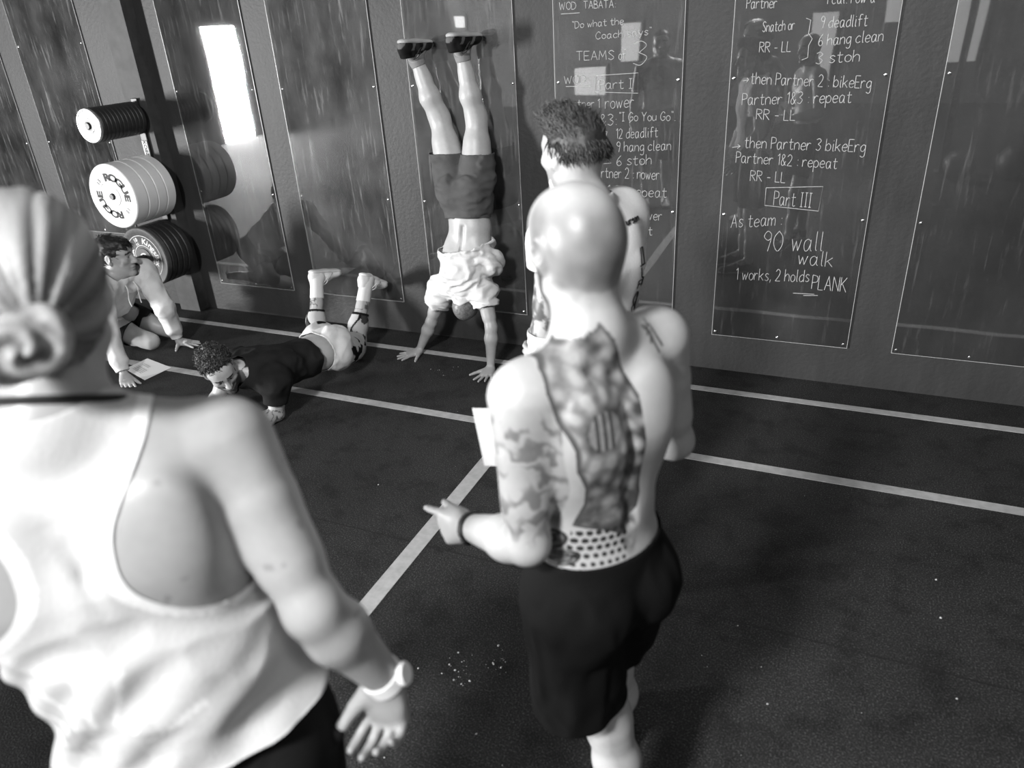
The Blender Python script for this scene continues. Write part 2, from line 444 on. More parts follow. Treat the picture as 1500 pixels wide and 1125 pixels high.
SHEETS = [
 ('scratched acrylic sheet partly cut off at the far left edge of the photo', -6.93, -6.185, 0.56, 2.62, 1.3),
 ('scratched acrylic sheet left of the plate pegs, ending above the floor', -5.95, -5.22, 0.575, 2.64, 1.5),
 ('acrylic sheet just right of the plate pegs, mirroring a bright doorway', -4.44, -3.72, 0.23, 2.6, 0.8),
 ('scratched acrylic sheet behind the white shoes of the man lying in a plank', -3.505, -2.755, 0.23, 2.6, 1.2),
 ('acrylic sheet behind the man in a handstand', -2.515, -1.812, 0.23, 2.6, 0.9),
 ('acrylic sheet with team workout handwriting headed TABATA', -1.57, -0.858, 0.23, 2.6, 0.45),
 ('acrylic sheet with handwriting ending in a plank instruction', -0.613, 0.128, 0.23, 2.6, 0.35),
 ('clear acrylic sheet without writing at the right edge of the photo', 0.355, 1.09, 0.23, 2.6, 0.3)]
SO = []
for lab, x0, x1, z0, z1, wr in SHEETS:
    SO.append(sheet(lab, x0, x1, z0, z1, wr, std_screws(x0, x1, z0)))
WY = SH_Y0 - 0.0015
def loc_write(parent, off, sc, lines, rad=0.0016):
    L = []
    for l in lines:
        if l[0] == '~': L.append(('~', [(off[0] + a / sc, off[1] + b / sc) for a, b in l[1]]))
        else: L.append((l[0], off[0] + l[1] / sc, off[1] + l[2] / sc, off[0] + l[3] / sc, off[1] + l[4] / sc, l[5] / sc))
    for l in L:
        if l[0] != '~':
            o = write(parent, [l], M['chalk'], rad, WY)
            reparent(o, parent)
    rest = [l for l in L if l[0] == '~']
    if rest:
        reparent(write(parent, rest, M['chalk'], rad, WY, 'drawn_line'), parent)
c6 = 2.343
loc_write(SO[5], (750, 0), c6, [
 ('WOD', 163, 34, 220, 32, 26), ('TABATA:', 246, 30, 355, 26, 26), ('~', [(168, 48), (232, 44)]),
 ('"Do what the', 207, 98, 382, 83, 24), ('Coach says"', 287, 135, 478, 119, 25),
 ('TEAMS', 221, 208, 350, 204, 31), ('of', 366, 206, 391, 203, 34), ('3', 414, 227, 462, 222, 84),
 ('WOD', 180, 288, 252, 284, 26), ('~', [(185, 297), (270, 295)]), ('Part I', 300, 306, 412, 303, 33), ('~', [(286, 260), (433, 250), (433, 320), (287, 316), (286, 260)]),
 ('Partner 1', 180, 370, 300, 370, 30), ('rower', 320, 373, 418, 368, 42),
 ('2&3:', 275, 430, 358, 430, 38), ('"I Go You Go".', 368, 416, 560, 414, 30),
 ('~', [(308, 447), (326, 452), (322, 480), (335, 498), (322, 512), (326, 545), (340, 560), (314, 562)]),
 ('12 deadlift', 358, 476, 500, 470, 34), ('9 hang clean', 358, 521, 545, 515, 34), ('6 stoh', 358, 569, 478, 564, 34), ('i', 284, 570, 296, 568, 30),
 ('Partner 2 : rower', 275, 608, 505, 617, 36), ('2&1 3 : repeat', 285, 668, 530, 678, 34), ('Partner 3 : rower', 255, 745, 514, 757, 32), ('1&2 : repeat', 290, 800, 481, 808, 30)])
c7 = 2.25
loc_write(SO[6], (1030, 0), c7, [
 ('Partner', 143, 28, 242, 26, 36), ('1 cal. row &', 405, 13, 565, 8, 36), ('Snatch or', 195, 105, 300, 98, 34), ('9 deadlift', 385, 93, 540, 85, 38),
 ('RR - LL', 185, 173, 288, 170, 34), ('6 hang clean', 378, 152, 592, 135, 38), ('3 stoh', 370, 210, 514, 202, 38), ('~', [(340, 60), (355, 66), (348, 110), (360, 128), (348, 150), (345, 190), (325, 198)]),
 ('>', 130, 277, 150, 274, 28), ('then Partner 2 : bikeErg', 156, 276, 552, 292, 38), ('Partner 1&3 : repeat', 128, 346, 487, 338, 38), ('RR - LL', 175, 393, 302, 398, 34),
 ('>', 95, 497, 122, 493, 28), ('then Partner 3 bikeErg', 136, 487, 533, 502, 38), ('Partner 1&2 : repeat', 108, 535, 440, 556, 36), ('RR - LL', 155, 596, 270, 602, 34),
 ('~', [(208, 619), (395, 615), (380, 696), (203, 677), (208, 619)]), ('Part III', 232, 675, 355, 684, 46),
 ('As team :', 92, 750, 258, 742, 42), ('90', 194, 828, 258, 828, 66), ('wall', 290, 826, 392, 826, 62), ('walk', 312, 870, 425, 880, 48),
 ('1 works, 2 holds', 108, 921, 348, 930, 38), ('PLANK', 357, 952, 470, 963, 46), ('~', [(296, 966), (366, 970)]), ('~', [(330, 974), (378, 974)])], 0.0017)

# ------------------------------------------------------------------ plate pegs and plates
PEGX = -4.74
rk = thing('plate_storage', 'black wall bar with three long pegs for weight plates', 'plate rack', (PEGX, WALL_Y - PD, 0))
b = MB(); b.box((-0.03, -0.02, 0.35), (0.03, 0.0, 1.62), 0.004); b.build('upright_bar', M['blackmetal'], rk)
lb = box_obj('name_strip', (-0.024, -0.0245, 1.13), (0.024, -0.02, 1.33), M['whiteprint'], rk, 0.001)
tv, tf = font_mesh('KINGSBOX', 0.042, 0.0012)
tt = MB(); tt.raw([(x[1] - 0.012, -0.0255, 1.23 + x[0]) for x in tv], [q[::-1] for q in tf]); tt.build('lettering', M['ink'], lb)
for z, ln in ((1.49, 0.43), (1.01, 0.405), (0.53, 0.47)):
    p = MB(); p.lathe([(0.0001, 0), (0.024, 0), (0.024, ln - 0.005), (0.02, ln), (0.0001, ln)], (0, -0.018, z), (0, -1, 0), 20)
    p.build('peg', M['blackmetal'], rk, True)
Y0 = WALL_Y - PD - 0.03
def disc_profile(R, t, hub=0.026, rim=0.03, recess=0.006):
    """solid of revolution with raised rim and hub"""
    return [(hub, 0.0), (R * 0.30, 0.0), (R * 0.32, recess), (R * 0.80, recess), (R * 0.84, 0), (R - 0.006, 0), (R, 0.006), (R, t - 0.006), (R - 0.006, t), (R * 0.84, t), (R * 0.80, t - recess), (R * 0.32, t - recess), (R * 0.30, t), (hub, t)]
def ring_text(parent, text, R, size, a0, a1, y, mat, flip=False, bold=0.0, wide=1.0, name='lettering'):
    """letters around a face looking to -Y (a0..a1 clockwise degrees from top as seen from the front)"""
    mb = MB()
    for i, ch in enumerate(text):
        v, f = font_mesh(ch, size, bold)
        if not len(v): continue
        a = math.radians(a0 + (a1 - a0) * (i + 0.5) / len(text))
        ca, sa = math.cos(a), math.sin(a)
        pts = []
        for x in v:
            lx, ly = x[0] * wide, x[1] - size * 0.36
            if flip: lx, ly = -lx, -ly
            # local up = radial outwards, local right = clockwise tangent
            px_ = sa * (R + ly) + ca * lx; pz_ = ca * (R + ly) - sa * lx
            pts.append((px_, y, pz_))
        mb.raw(pts, f)
    return mb.build(name, mat, parent)
ORD = ['first', 'second', 'third', 'fourth', 'fifth', 'sixth', 'seventh', 'eighth', 'ninth', 'tenth', 'eleventh', 'twelfth']
def plate(label, z, R, y_back, t, mat, group, thin=False):
    """disc on the peg, its back at y_back, front facing the room"""
    r = thing('weight_plate', label, 'weight plate', (PEGX, y_back, z), group)
    m = MB()
    if thin: prof = [(0.026, 0), (R * 0.42, 0), (R * 0.46, 0.004), (R * 0.86, 0.004), (R * 0.9, 0), (R - 0.004, 0), (R, 0.004), (R, t - 0.004), (R - 0.004, t), (R * 0.9, t), (R * 0.86, t - 0.004), (R * 0.46, t - 0.004), (R * 0.42, t), (0.026, t)]
    else: prof = disc_profile(R, t)
    m.lathe(prof, (0, 0, 0), (0, -1, 0), 64)
    m.build('disc', mat, r, True)
    h = MB(); h.lathe([(0.0251, -0.0005), (0.036, -0.0005), (0.036, 0.003), (0.036, t - 0.003), (0.036, t + 0.0015), (0.0251, t + 0.0015)], (0, 0, 0), (0, -1, 0), 28)
    h.build('hub_ring', M['steel'] if not thin else M['blackmetal'], r, True)
    return r
y = Y0 - 0.02
for i in range(11):
    t = 0.033
    plate('thin black weight plate on the top peg, %s out from the wall' % ORD[i] if i else 'thin black weight plate on the top peg, innermost against the wall bar', 1.49, 0.113, y, t - 0.002, M['blackrubber'], 'thin plates on the top peg', True)
    y -= t
r = plate('thin plate with a pale metal face at the front of the top peg', 1.49, 0.112, y, 0.022, M['ironface'], None, True)
ring_text(r, '1.25 KG', 0.075, 0.03, -50, 50, -0.0175, M['ink'])
ring_text(r, '1.25 KG', 0.075, 0.03, 130, 230, -0.0175, M['ink'])
y = Y0 - 0.02
for i in range(4):
    t = (0.085, 0.085, 0.085, 0.105)[i]
    lab = ('white bumper plate on the middle peg, innermost against the wall bar', 'white bumper plate on the middle peg, second out from the wall', 'white bumper plate on the middle peg, third out from the wall', 'white bumper plate showing black lettering at the front of the middle peg')[i]
    r = plate(lab, 1.01, 0.225, y, t - 0.0025, M['whiterubber'], 'white bumper plates on the middle peg')
    if i == 3:
        yf = -(t - 0.0025) - 0.0012 + 0.006
        ring_text(r, 'ROGUE', 0.135, 0.070, -20, 106, yf, M['ink'], False, 0.0035, 1.4)
        ring_text(r, 'ROGUE', 0.135, 0.070, 160, 286, yf, M['ink'], False, 0.0035, 1.4)
        ring_text(r, '15', 0.145, 0.038, -58, -38, yf, M['ink'], False, 0.001)
        ring_text(r, '15', 0.145, 0.038, 122, 142, yf, M['ink'], False, 0.001)
        ring_text(r, 'KG', 0.115, 0.018, -55, -41, yf, M['ink'])
        ring_text(r, 'KG', 0.115, 0.018, 125, 139, yf, M['ink'])
    y -= t
y = Y0 - 0.01
for i in range(5):
    t = 0.052
    lab = ('black bumper plate on the lowest peg, innermost against the wall bar', 'black bumper plate on the lowest peg, second out from the wall', 'black bumper plate on the lowest peg, third out from the wall', 'black bumper plate on the lowest peg, fourth out from the wall', 'grey bumper plate with a white ring and lettering at the front of the lowest peg')[i]
    r = plate(lab, 0.53, 0.225, y, t - 0.006, M['greyrubber'] if i == 4 else M['blackrubber'], 'black bumper plates on the lowest peg')
    if i == 4:
        yf = -(t - 0.006) - 0.0012 + 0.006
        ring_text(r, 'KingsBox', 0.128, 0.062, 8, 118, yf, M['whiteprint'], False, 0.001, 1.1)
        ring_text(r, 'KingsBox', 0.128, 0.062, 188, 298, yf, M['whiteprint'], False, 0.001, 1.1)
        for a in (-22, 158):
            ring_text(r, '10', 0.14, 0.04, a - 9, a + 9, yf, M['whiteprint'], False, 0.001)
            ring_text(r, 'KG', 0.108, 0.022, a - 9, a + 9, yf, M['whiteprint'], False, 0.0006)
        for rr in (0.165, 0.092):
            g = MB(); g.lathe([(rr - 0.0018, 0), (rr + 0.0018, 0), (rr + 0.0018, 0.0015), (rr - 0.0018, 0.0015)], (0, yf + 0.0012, 0), (0, -1, 0), 64)
            g.build('printed_ring', M['whiteprint'], r)
    y -= t
# ------------------------------------------------------------------ smooth body modelling (distance fields -> one continuous mesh)
def nrm(v):
    v = np.array(v, float); return v / (np.linalg.norm(v) + 1e-12)
def lerp(a, b, t): return np.array(a, float) * (1 - t) + np.array(b, float) * t
class Field:
    def __init__(s): s.p = []
    def rc(s, a, b, ra, rb, k=0.015, op='u'):
        s.p.append(('rc', np.array(a, float), np.array(b, float), ra, rb, None, k, op)); return s
    def sph(s, c, r, k=0.015, op='u'): return s.ell(c, (r, r, r), None, k, op)
    def ell(s, c, r, axes=None, k=0.015, op='u'):
        A = np.eye(3) if axes is None else np.array([nrm(x) for x in axes])
        s.p.append(('ell', np.array(c, float), A, np.array(r, float), None, None, k, op)); return s
    def tube2(s, a, b, wa, da, wb, db, side, k=0.02, op='u', cap=0.8):
        s.p.append(('t2', np.array(a, float), np.array(b, float), (wa, da, wb, db, cap), nrm(side), None, k, op)); return s
    def copy_from(s, o, off=0.0):
        s.p += o.p; return s
    @staticmethod
    def ev(pr, X, Y, Z):
        t = pr[0]
        if t == 'rc':
            a, b, ra, rb = pr[1:5]; ba = b - a; L2 = ba @ ba + 1e-12
            px, py, pz = X - a[0], Y - a[1], Z - a[2]
            h = np.clip((px * ba[0] + py * ba[1] + pz * ba[2]) / L2, 0, 1)
            return np.sqrt((px - ba[0] * h) ** 2 + (py - ba[1] * h) ** 2 + (pz - ba[2] * h) ** 2) - (ra + (rb - ra) * h)
        if t == 'ell':
            c, A, r = pr[1:4]; px, py, pz = X - c[0], Y - c[1], Z - c[2]
            k0 = 0; k1 = 0
            for i in range(3):
                q = px * A[i, 0] + py * A[i, 1] + pz * A[i, 2]
                k0 = k0 + (q / r[i]) ** 2; k1 = k1 + (q / r[i] ** 2) ** 2
            k0 = np.sqrt(k0); k1 = np.sqrt(k1) + 1e-9
            return np.where(k0 < 1e-4, -r.min(), k0 * (k0 - 1) / k1)
        a, b, (wa, da, wb, db, cap), sd = pr[1:5]
        ba = b - a; L = np.linalg.norm(ba) + 1e-9; n = ba / L
        sd = nrm(sd - n * (sd @ n)); fd = np.cross(n, sd)
        px, py, pz = X - a[0], Y - a[1], Z - a[2]
        t_ = px * n[0] + py * n[1] + pz * n[2]; h = np.clip(t_ / L, 0, 1)
        al = t_ - h * L
        qs = px * sd[0] + py * sd[1] + pz * sd[2]; qf = px * fd[0] + py * fd[1] + pz * fd[2]
        w_ = wa + (wb - wa) * h; d_ = da + (db - da) * h; c_ = np.minimum(w_, d_) * cap
        k0 = np.sqrt((qs / w_) ** 2 + (qf / d_) ** 2 + (al / c_) ** 2); k1 = np.sqrt((qs / w_ ** 2) ** 2 + (qf / d_ ** 2) ** 2 + (al / c_ ** 2) ** 2) + 1e-9
        return np.where(k0 < 1e-4, -np.minimum(w_, d_), k0 * (k0 - 1) / k1)
    @staticmethod
    def bb(pr):
        if pr[0] == 'rc':
            a, b, ra, rb = pr[1:5]; r = max(ra, rb); return np.minimum(a, b) - r, np.maximum(a, b) + r
        if pr[0] == 'ell':
            c, A, r = pr[1:4]; e = np.sqrt(((A * r[:, None]) ** 2).sum(0)); return c - e, c + e
        a, b, w_, _ = pr[1:5]; r = max(w_[:4]); return np.minimum(a, b) - r, np.maximum(a, b) + r
    def grid(s, h, offset=0.0):
        bbs = [s.bb(p) for p in s.p if p[7] == 'u']
        lo = np.min([b[0] for b in bbs], 0) - 4 * h - offset; hi = np.max([b[1] for b in bbs], 0) + 4 * h + offset
        n = np.ceil((hi - lo) / h).astype(int) + 1
        G = np.full(n, 0.15, np.float32)
        ax = [lo[i] + h * np.arange(n[i]) for i in range(3)]
        for pr in s.p:
            k = pr[6]; m = k + 3 * h + abs(offset) + 0.004
            l, u = s.bb(pr)
            i0 = np.clip(np.floor((l - m - lo) / h).astype(int), 0, n); i1 = np.clip(np.ceil((u + m - lo) / h).astype(int) + 1, 0, n)
            if (i1 <= i0).any(): continue
            sl = tuple(slice(a, b) for a, b in zip(i0, i1))
            X = ax[0][sl[0]][:, None, None]; Y = ax[1][sl[1]][None, :, None]; Z = ax[2][sl[2]][None, None, :]
            d = s.ev(pr, X, Y, Z); g = G[sl]
            if pr[7] == 'u':
                hh = np.clip(0.5 + 0.5 * (g - d) / k, 0, 1); G[sl] = d * hh + g * (1 - hh) - k * hh * (1 - hh)
            else:
                d = -d; hh = np.clip(0.5 - 0.5 * (g - d) / k, 0, 1); G[sl] = d * hh + g * (1 - hh) + k * hh * (1 - hh)
        return G - np.float32(offset), lo, h
    def surface(s, h, offset=0.0, smooth=1):
        G, lo, h = s.grid(h, offset); return surface_nets(G, lo, h, smooth)

def surface_nets(G, lo, h, smooth=1):
    S = G < 0
    c = S[:-1, :-1, :-1].astype(np.int8)
    cnt = np.zeros_like(c)
    for dx in (0, 1):
        for dy in (0, 1):
            for dz in (0, 1):
                cnt += S[dx:S.shape[0] - 1 + dx, dy:S.shape[1] - 1 + dy, dz:S.shape[2] - 1 + dz]
    act = (cnt > 0) & (cnt < 8)
    I = np.argwhere(act); idx = np.full(act.shape, -1, np.int32); idx[act] = np.arange(len(I))
    pos = np.zeros((len(I), 3)); num = np.zeros(len(I))
    cor = [(a, b, c_) for a in (0, 1) for b in (0, 1) for c_ in (0, 1)]
    val = {q: G[I[:, 0] + q[0], I[:, 1] + q[1], I[:, 2] + q[2]].astype(float) for q in cor}
    for q in cor:
        for ax in range(3):
            if q[ax] == 0:
                r = list(q); r[ax] = 1; r = tuple(r)
                a, b = val[q], val[r]; m = (a < 0) != (b < 0)
                t = np.where(m, a / np.where(m, a - b, 1), 0)
                p = np.array(q, float)[None, :].repeat(len(I), 0); p[:, ax] = t
                pos[m] += p[m]; num[m] += 1
    V = lo + h * (I + pos / num[:, None])
    F = []
    for ax in range(3):
        sl0 = [slice(1, -1)] * 3; sl0[ax] = slice(0, -1); sl1 = list(sl0); sl1[ax] = slice(1, None)
        a = S[tuple(sl0)]; b = S[tuple(sl1)]
        E = np.argwhere(a != b); flag = a[tuple(E.T)]
        off = np.array([1, 1, 1]); off[ax] = 0; E = E + off
        u, v = [(1, 2), (2, 0), (0, 1)][ax]
        du = np.zeros(3, int); du[u] = 1; dv = np.zeros(3, int); dv[v] = 1
        g = lambda e: idx[e[:, 0], e[:, 1], e[:, 2]]
        q = np.stack([g(E - du - dv), g(E - dv), g(E), g(E - du)], 1)
        q[~flag] = q[~flag][:, ::-1]
        F.append(q)
    F = np.concatenate(F); F = F[(F >= 0).all(1)]
    for _ in range(smooth): V = laplace(V, F, 0.5)
    return V, F
def edges_of(F):
    return np.concatenate([F[:, [0, 1]], F[:, [1, 2]], F[:, [2, 3]], F[:, [3, 0]]])
def laplace(V, F, lam=0.5, mask=None):
    E = edges_of(F); n = len(V)
    deg = np.bincount(E[:, 0], minlength=n) + np.bincount(E[:, 1], minlength=n)
    A = np.stack([np.bincount(E[:, 0], V[E[:, 1], i], n) + np.bincount(E[:, 1], V[E[:, 0], i], n) for i in range(3)], 1)
    W = A / np.maximum(deg, 1)[:, None]
    l = lam if mask is None else (lam * mask)[:, None]
    return V + l * (W - V)
def vnormals(V, F):
    fn = np.cross(V[F[:, 2]] - V[F[:, 0]], V[F[:, 3]] - V[F[:, 1]])
    N = np.zeros_like(V)
    for j in range(4):
        for i in range(3): N[:, i] += np.bincount(F[:, j], fn[:, i], len(V))
    return N / (np.linalg.norm(N, axis=1, keepdims=True) + 1e-12)
_perm = np.random.default_rng(3).random((64, 64, 64)).astype(np.float32)
def vnoise(P):
    P = np.asarray(P); i = np.floor(P).astype(int); f = P - i; f = f * f * (3 - 2 * f); r = 0
    for a in (0, 1):
        for b in (0, 1):
            for c in (0, 1):
                w_ = (f[:, 0] if a else 1 - f[:, 0]) * (f[:, 1] if b else 1 - f[:, 1]) * (f[:, 2] if c else 1 - f[:, 2])
                r = r + w_ * _perm[(i[:, 0] + a) % 64, (i[:, 1] + b) % 64, (i[:, 2] + c) % 64]
    return r * 2 - 1
def fbm(P, n=3):
    r = 0; a = 1
    for k in range(n): r = r + a * vnoise(P * 2 ** k + 7.3 * k); a *= 0.5
    return r
def sstep(x, a, b):
    t = np.clip((x - a) / (b - a + 1e-12), 0, 1); return t * t * (3 - 2 * t)
def mesh_obj(name, V, F, mat, parent=None, tone=None):
    me = bpy.data.meshes.new(name)
    me.vertices.add(len(V)); me.vertices.foreach_set('co', np.ascontiguousarray(V, np.float32).ravel())
    nv = F.shape[1]
    me.loops.add(F.size); me.loops.foreach_set('vertex_index', np.ascontiguousarray(F, np.int32).ravel())
    me.polygons.add(len(F)); me.polygons.foreach_set('loop_start', np.arange(len(F), dtype=np.int32) * nv)
    me.polygons.foreach_set('loop_total', np.full(len(F), nv, np.int32))
    me.polygons.foreach_set('use_smooth', np.ones(len(F), bool))
    me.materials.append(mat)
    me.update(calc_edges=True); me.validate()
    if tone is not None:
        t = np.broadcast_to(np.asarray(tone, np.float32), (len(V),))
        at = me.attributes.new('tone', 'FLOAT', 'POINT'); at.data.foreach_set('value', np.ascontiguousarray(t))
    o = bpy.data.objects.new(name, me); COL.objects.link(o)
    if parent is not None:
        o.parent = parent
        me.transform(Matrix.Translation(-Vector(parent.location)))
    return o
def plane_cut(pt, n, near=None, rad=None):
    pt = np.array(pt, float); n = nrm(n); near = None if near is None else np.array(near, float)
    def f(P):
        d = (P - pt) @ n
        if near is not None: d = np.where(np.linalg.norm(P - near, axis=1) < rad, d, -1.0)
        return d
    return f
def trim(V, F, cuts, h):
    """drop what lies beyond any cut and pull the raw border onto the cut, leaving clean hems"""
    D = np.max([c(V) for c in cuts], 0)
    keep = D <= 0
    Fk = F[keep[F].any(1)]
    # vertices just outside move onto the border
    for _ in range(3):
        D = np.max([c(V) for c in cuts], 0); out = (D > 0)
        used = np.zeros(len(V), bool); used[Fk.ravel()] = True; m = out & used & (D < 3 * h)
        if not m.any(): break
        P = V[m]; e = h * 0.2
        g = np.stack([(np.max([c(P + d) for c in cuts], 0) - np.max([c(P - d) for c in cuts], 0)) / (2 * e) for d in np.eye(3) * e], 1)
        g2 = (g ** 2).sum(1, keepdims=True); g2 = np.where(g2 < 0.05, 1.0, g2)
        st = D[m][:, None] * g / g2
        ln = np.linalg.norm(st, axis=1, keepdims=True); st *= np.minimum(1, 2 * h / (ln + 1e-9))
        V = V.copy(); V[m] = P - st
    used = np.zeros(len(V), bool); used[Fk.ravel()] = True
    re = np.cumsum(used) - 1
    V, F = V[used], re[Fk]
    E = np.sort(edges_of(F), 1); key = E[:, 0].astype(np.int64) * len(V) + E[:, 1]
    u, c = np.unique(key, return_counts=True); b = u[c == 1]; e0, e1 = b // len(V), b % len(V)
    deg = np.bincount(e0, minlength=len(V)) + np.bincount(e1, minlength=len(V)); m = deg > 0
    for _ in range(6):
        A = np.stack([np.bincount(e0, V[e1, i], len(V)) + np.bincount(e1, V[e0, i], len(V)) for i in range(3)], 1)
        V = V.copy(); V[m] = 0.5 * V[m] + 0.5 * A[m] / deg[m][:, None]
    return V, F, used
def border_mask(V, F):
    E = np.sort(edges_of(F), 1); key = E[:, 0].astype(np.int64) * len(V) + E[:, 1]
    u, c = np.unique(key, return_counts=True); b = u[c == 1]
    m = np.zeros(len(V), bool); m[b // len(V)] = True; m[b % len(V)] = True
    return m
def body_dist(body, V):
    G, lo, h = body
    q = (V - lo) / h; n = np.array(G.shape)
    ok = ((q > 0) & (q < n - 1.001)).all(1); d = np.full(len(V), 0.15)
    q = q[ok]; i = q.astype(int); f = q - i; r = 0
    for a in (0, 1):
        for b in (0, 1):
            for c in (0, 1):
                w_ = (f[:, 0] if a else 1 - f[:, 0]) * (f[:, 1] if b else 1 - f[:, 1]) * (f[:, 2] if c else 1 - f[:, 2])
                r = r + w_ * G[i[:, 0] + a, i[:, 1] + b, i[:, 2] + c]
    d[ok] = r; return d
def fit_to(body, V, F, lo_gap, hi_gap=None):
    for _ in range(4):
        N = vnormals(V, F); d = body_dist(body, V)
        lo_ = np.clip((lo_gap(V) if callable(lo_gap) else lo_gap) - d, 0, 0.02)
        V = V + N * lo_[:, None]
        if hi_gap is not None:
            hi = hi_gap(V) if callable(hi_gap) else hi_gap
            V = V - N * (np.clip(d - hi, 0, 0.012) * (d < 0.1))[:, None]
        V = laplace(V, F, 0.25)
    return V
def garment(name, fld, h, cuts, mat, parent, tone, offset=0.0, folds=None, thick=0.003, smooth=2, hem=0.0, body=None, snug=None, gap=0.004):
    V, F = fld.surface(h, offset, smooth)
    if folds is not None:
        N = vnormals(V, F); V = V + N * folds(V)[:, None]
        V = laplace(V, F, 0.3)
    if body is not None: V = fit_to(body, V, F, gap, snug)
    if cuts: V, F, _ = trim(V, F, cuts, h)
    if hem:
        N = vnormals(V, F); b = border_mask(V, F).astype(float)
        E = edges_of(F)
        for _ in range(max(1, int(0.012 / h))):
            b2 = b.copy(); np.maximum.at(b2, E[:, 0], b[E[:, 1]]); np.maximum.at(b2, E[:, 1], b[E[:, 0]]); b = b2
        V = V + N * (b * hem)[:, None]
    t = tone(V, vnormals(V, F)) if callable(tone) else tone
    o = mesh_obj(name, V, F, mat, parent, t)
    if thick:
        md = o.modifiers.new('thickness', 'SOLIDIFY'); md.thickness = thick; md.offset = 1.0
    return o

# ------------------------------------------------------------------ anatomy
def hand_prims(f, wr, d, n, side, s=1.0, curl=(0.3, 0.35, 0.4, 0.45), spread=0.12, thumb=(0.75, 0.35), h=0.005, thumb_curl=0.3, bend=(1, 1, 0.8)):
    """side: 'L'/'R'; d towards the fingers, n out of the palm"""
    d = nrm(d); n = nrm(np.array(n, float) - d * (np.array(n, float) @ d))
    t = np.cross(d, n) * (1 if side == 'R' else -1)
    wr = np.array(wr, float)
    off = [(0.030, 0.088), (0.010, 0.093), (-0.011, 0.088), (-0.030, 0.078)]
    ln = [0.072, 0.080, 0.074, 0.058]
    out = []
    for i, (a, b) in enumerate(off):
        k = wr + (d * b + t * a) * s
        f.rc(wr + t * a * 0.45 * s + d * 0.012 * s, k, 0.0165 * s, 0.0115 * s, 0.016)
        sa = spread * (1.5 - i) * 0.9
        dd = nrm(d * math.cos(sa) + t * math.sin(sa)); cur = 0; p = k
        for j, fr in enumerate((0.45, 0.31, 0.24)):
            cur += curl[i] * bend[j]
            q = p + (dd * math.cos(cur) + n * math.sin(cur)) * ln[i] * fr * s
            r0 = (0.0098, 0.0086, 0.0078)[j] * s * (0.92 if i == 3 else 1); r1 = (0.0088, 0.0079, 0.0068)[j] * s * (0.92 if i == 3 else 1)
            f.rc(p, q, r0, r1, 0.0035); p = q
        out.append(p)
    tb = wr + (d * 0.022 + t * 0.022 + n * 0.004) * s
    td = nrm(d * math.cos(thumb[0]) + t * math.sin(thumb[0]) + n * thumb[1])
    p1 = tb + td * 0.046 * s; f.rc(tb, p1, 0.017 * s, 0.0125 * s, 0.012)
    td2 = nrm(td + (d * 0.5 + n * 0.4) * thumb_curl); p2 = p1 + td2 * 0.034 * s; f.rc(p1, p2, 0.0115 * s, 0.0098 * s, 0.004)
    td3 = nrm(td2 + (d * 0.4 + n * 0.5) * thumb_curl); p3 = p2 + td3 * 0.028 * s; f.rc(p2, p3, 0.0098 * s, 0.0075 * s, 0.004)
    f.ell(wr + (d * 0.045 + n * 0.006) * s, (0.038 * s, 0.045 * s, 0.014 * s), (t, d, n), 0.012)
    return out, p3

def head_prims(f, c, F, U, s=1.0, ears=True, jaw=1.0, k=0.012):
    U = nrm(U); F = nrm(np.array(F, float) - U * (np.array(F, float) @ U)); L = np.cross(U, F); A = (L, F, U)
    P = lambda l, fw, u: np.array(c, float) + (L * l + F * fw + U * u) * s
    f.ell(P(0, -0.014, 0.032), np.array([0.077, 0.098, 0.086]) * s, A, 0.02)
    f.ell(P(0, -0.045, 0.0), np.array([0.066, 0.06, 0.07]) * s, A, 0.03)
    f.ell(P(0, 0.030, -0.038), np.array([0.060 * jaw, 0.064, 0.080]) * s, A, 0.03)
    f.ell(P(0, 0.045, 0.035), np.array([0.062, 0.05, 0.06]) * s, A, 0.03)
    for g in (-1, 1):
        f.rc(P(g * 0.056 * jaw, -0.005, -0.060), P(g * 0.012, 0.074, -0.108), 0.020 * s, 0.017 * s, 0.025)
        f.ell(P(g * 0.043, 0.062, -0.018), np.array([0.024, 0.022, 0.02]) * s, A, 0.02)
        f.rc(P(g * 0.012, 0.090, 0.028), P(g * 0.045, 0.074, 0.030), 0.010 * s, 0.009 * s, 0.012)
    f.sph(P(0, 0.078, -0.106), 0.019 * s, 0.02)
    f.rc(P(0, 0.088, 0.018), P(0, 0.112, -0.030), 0.0085 * s, 0.0135 * s, 0.012)
    for g in (-1, 1):
        f.sph(P(g * 0.012, 0.101, -0.034), 0.0095 * s, 0.006)
        f.ell(P(g * 0.032, 0.098, 0.006), np.array([0.017, 0.014, 0.011]) * s, A, 0.012, 's')
        f.ell(P(g * 0.032, 0.082, 0.005), np.array([0.015, 0.009, 0.0095]) * s, A, 0.004)
    f.ell(P(0, 0.0935, -0.060), np.array([0.024, 0.010, 0.0075]) * s, A, 0.008)
    f.ell(P(0, 0.0915, -0.074), np.array([0.021, 0.010, 0.008]) * s, A, 0.008)
    f.rc(P(-0.022, 0.0985, -0.067), P(0.022, 0.0985, -0.067), 0.0022 * s, 0.0022 * s, 0.004, 's')
    if ears:
        for g in (-1, 1):
            e = nrm(L * g * 0.86 - F * 0.5); e2 = np.cross(U, e)
            f.ell(P(g * 0.080, -0.012, 0.004), np.array([0.0085, 0.020, 0.033]) * s, (e, e2, U), 0.007)
            f.ell(P(g * 0.076, -0.004, -0.024), np.array([0.008, 0.012, 0.014]) * s, (L, F, U), 0.008)
            f.ell(P(g * 0.0885, -0.008, 0.005), np.array([0.006, 0.011, 0.020]) * s, (e, e2, U), 0.005, 's')
    return P, (L, F, U)

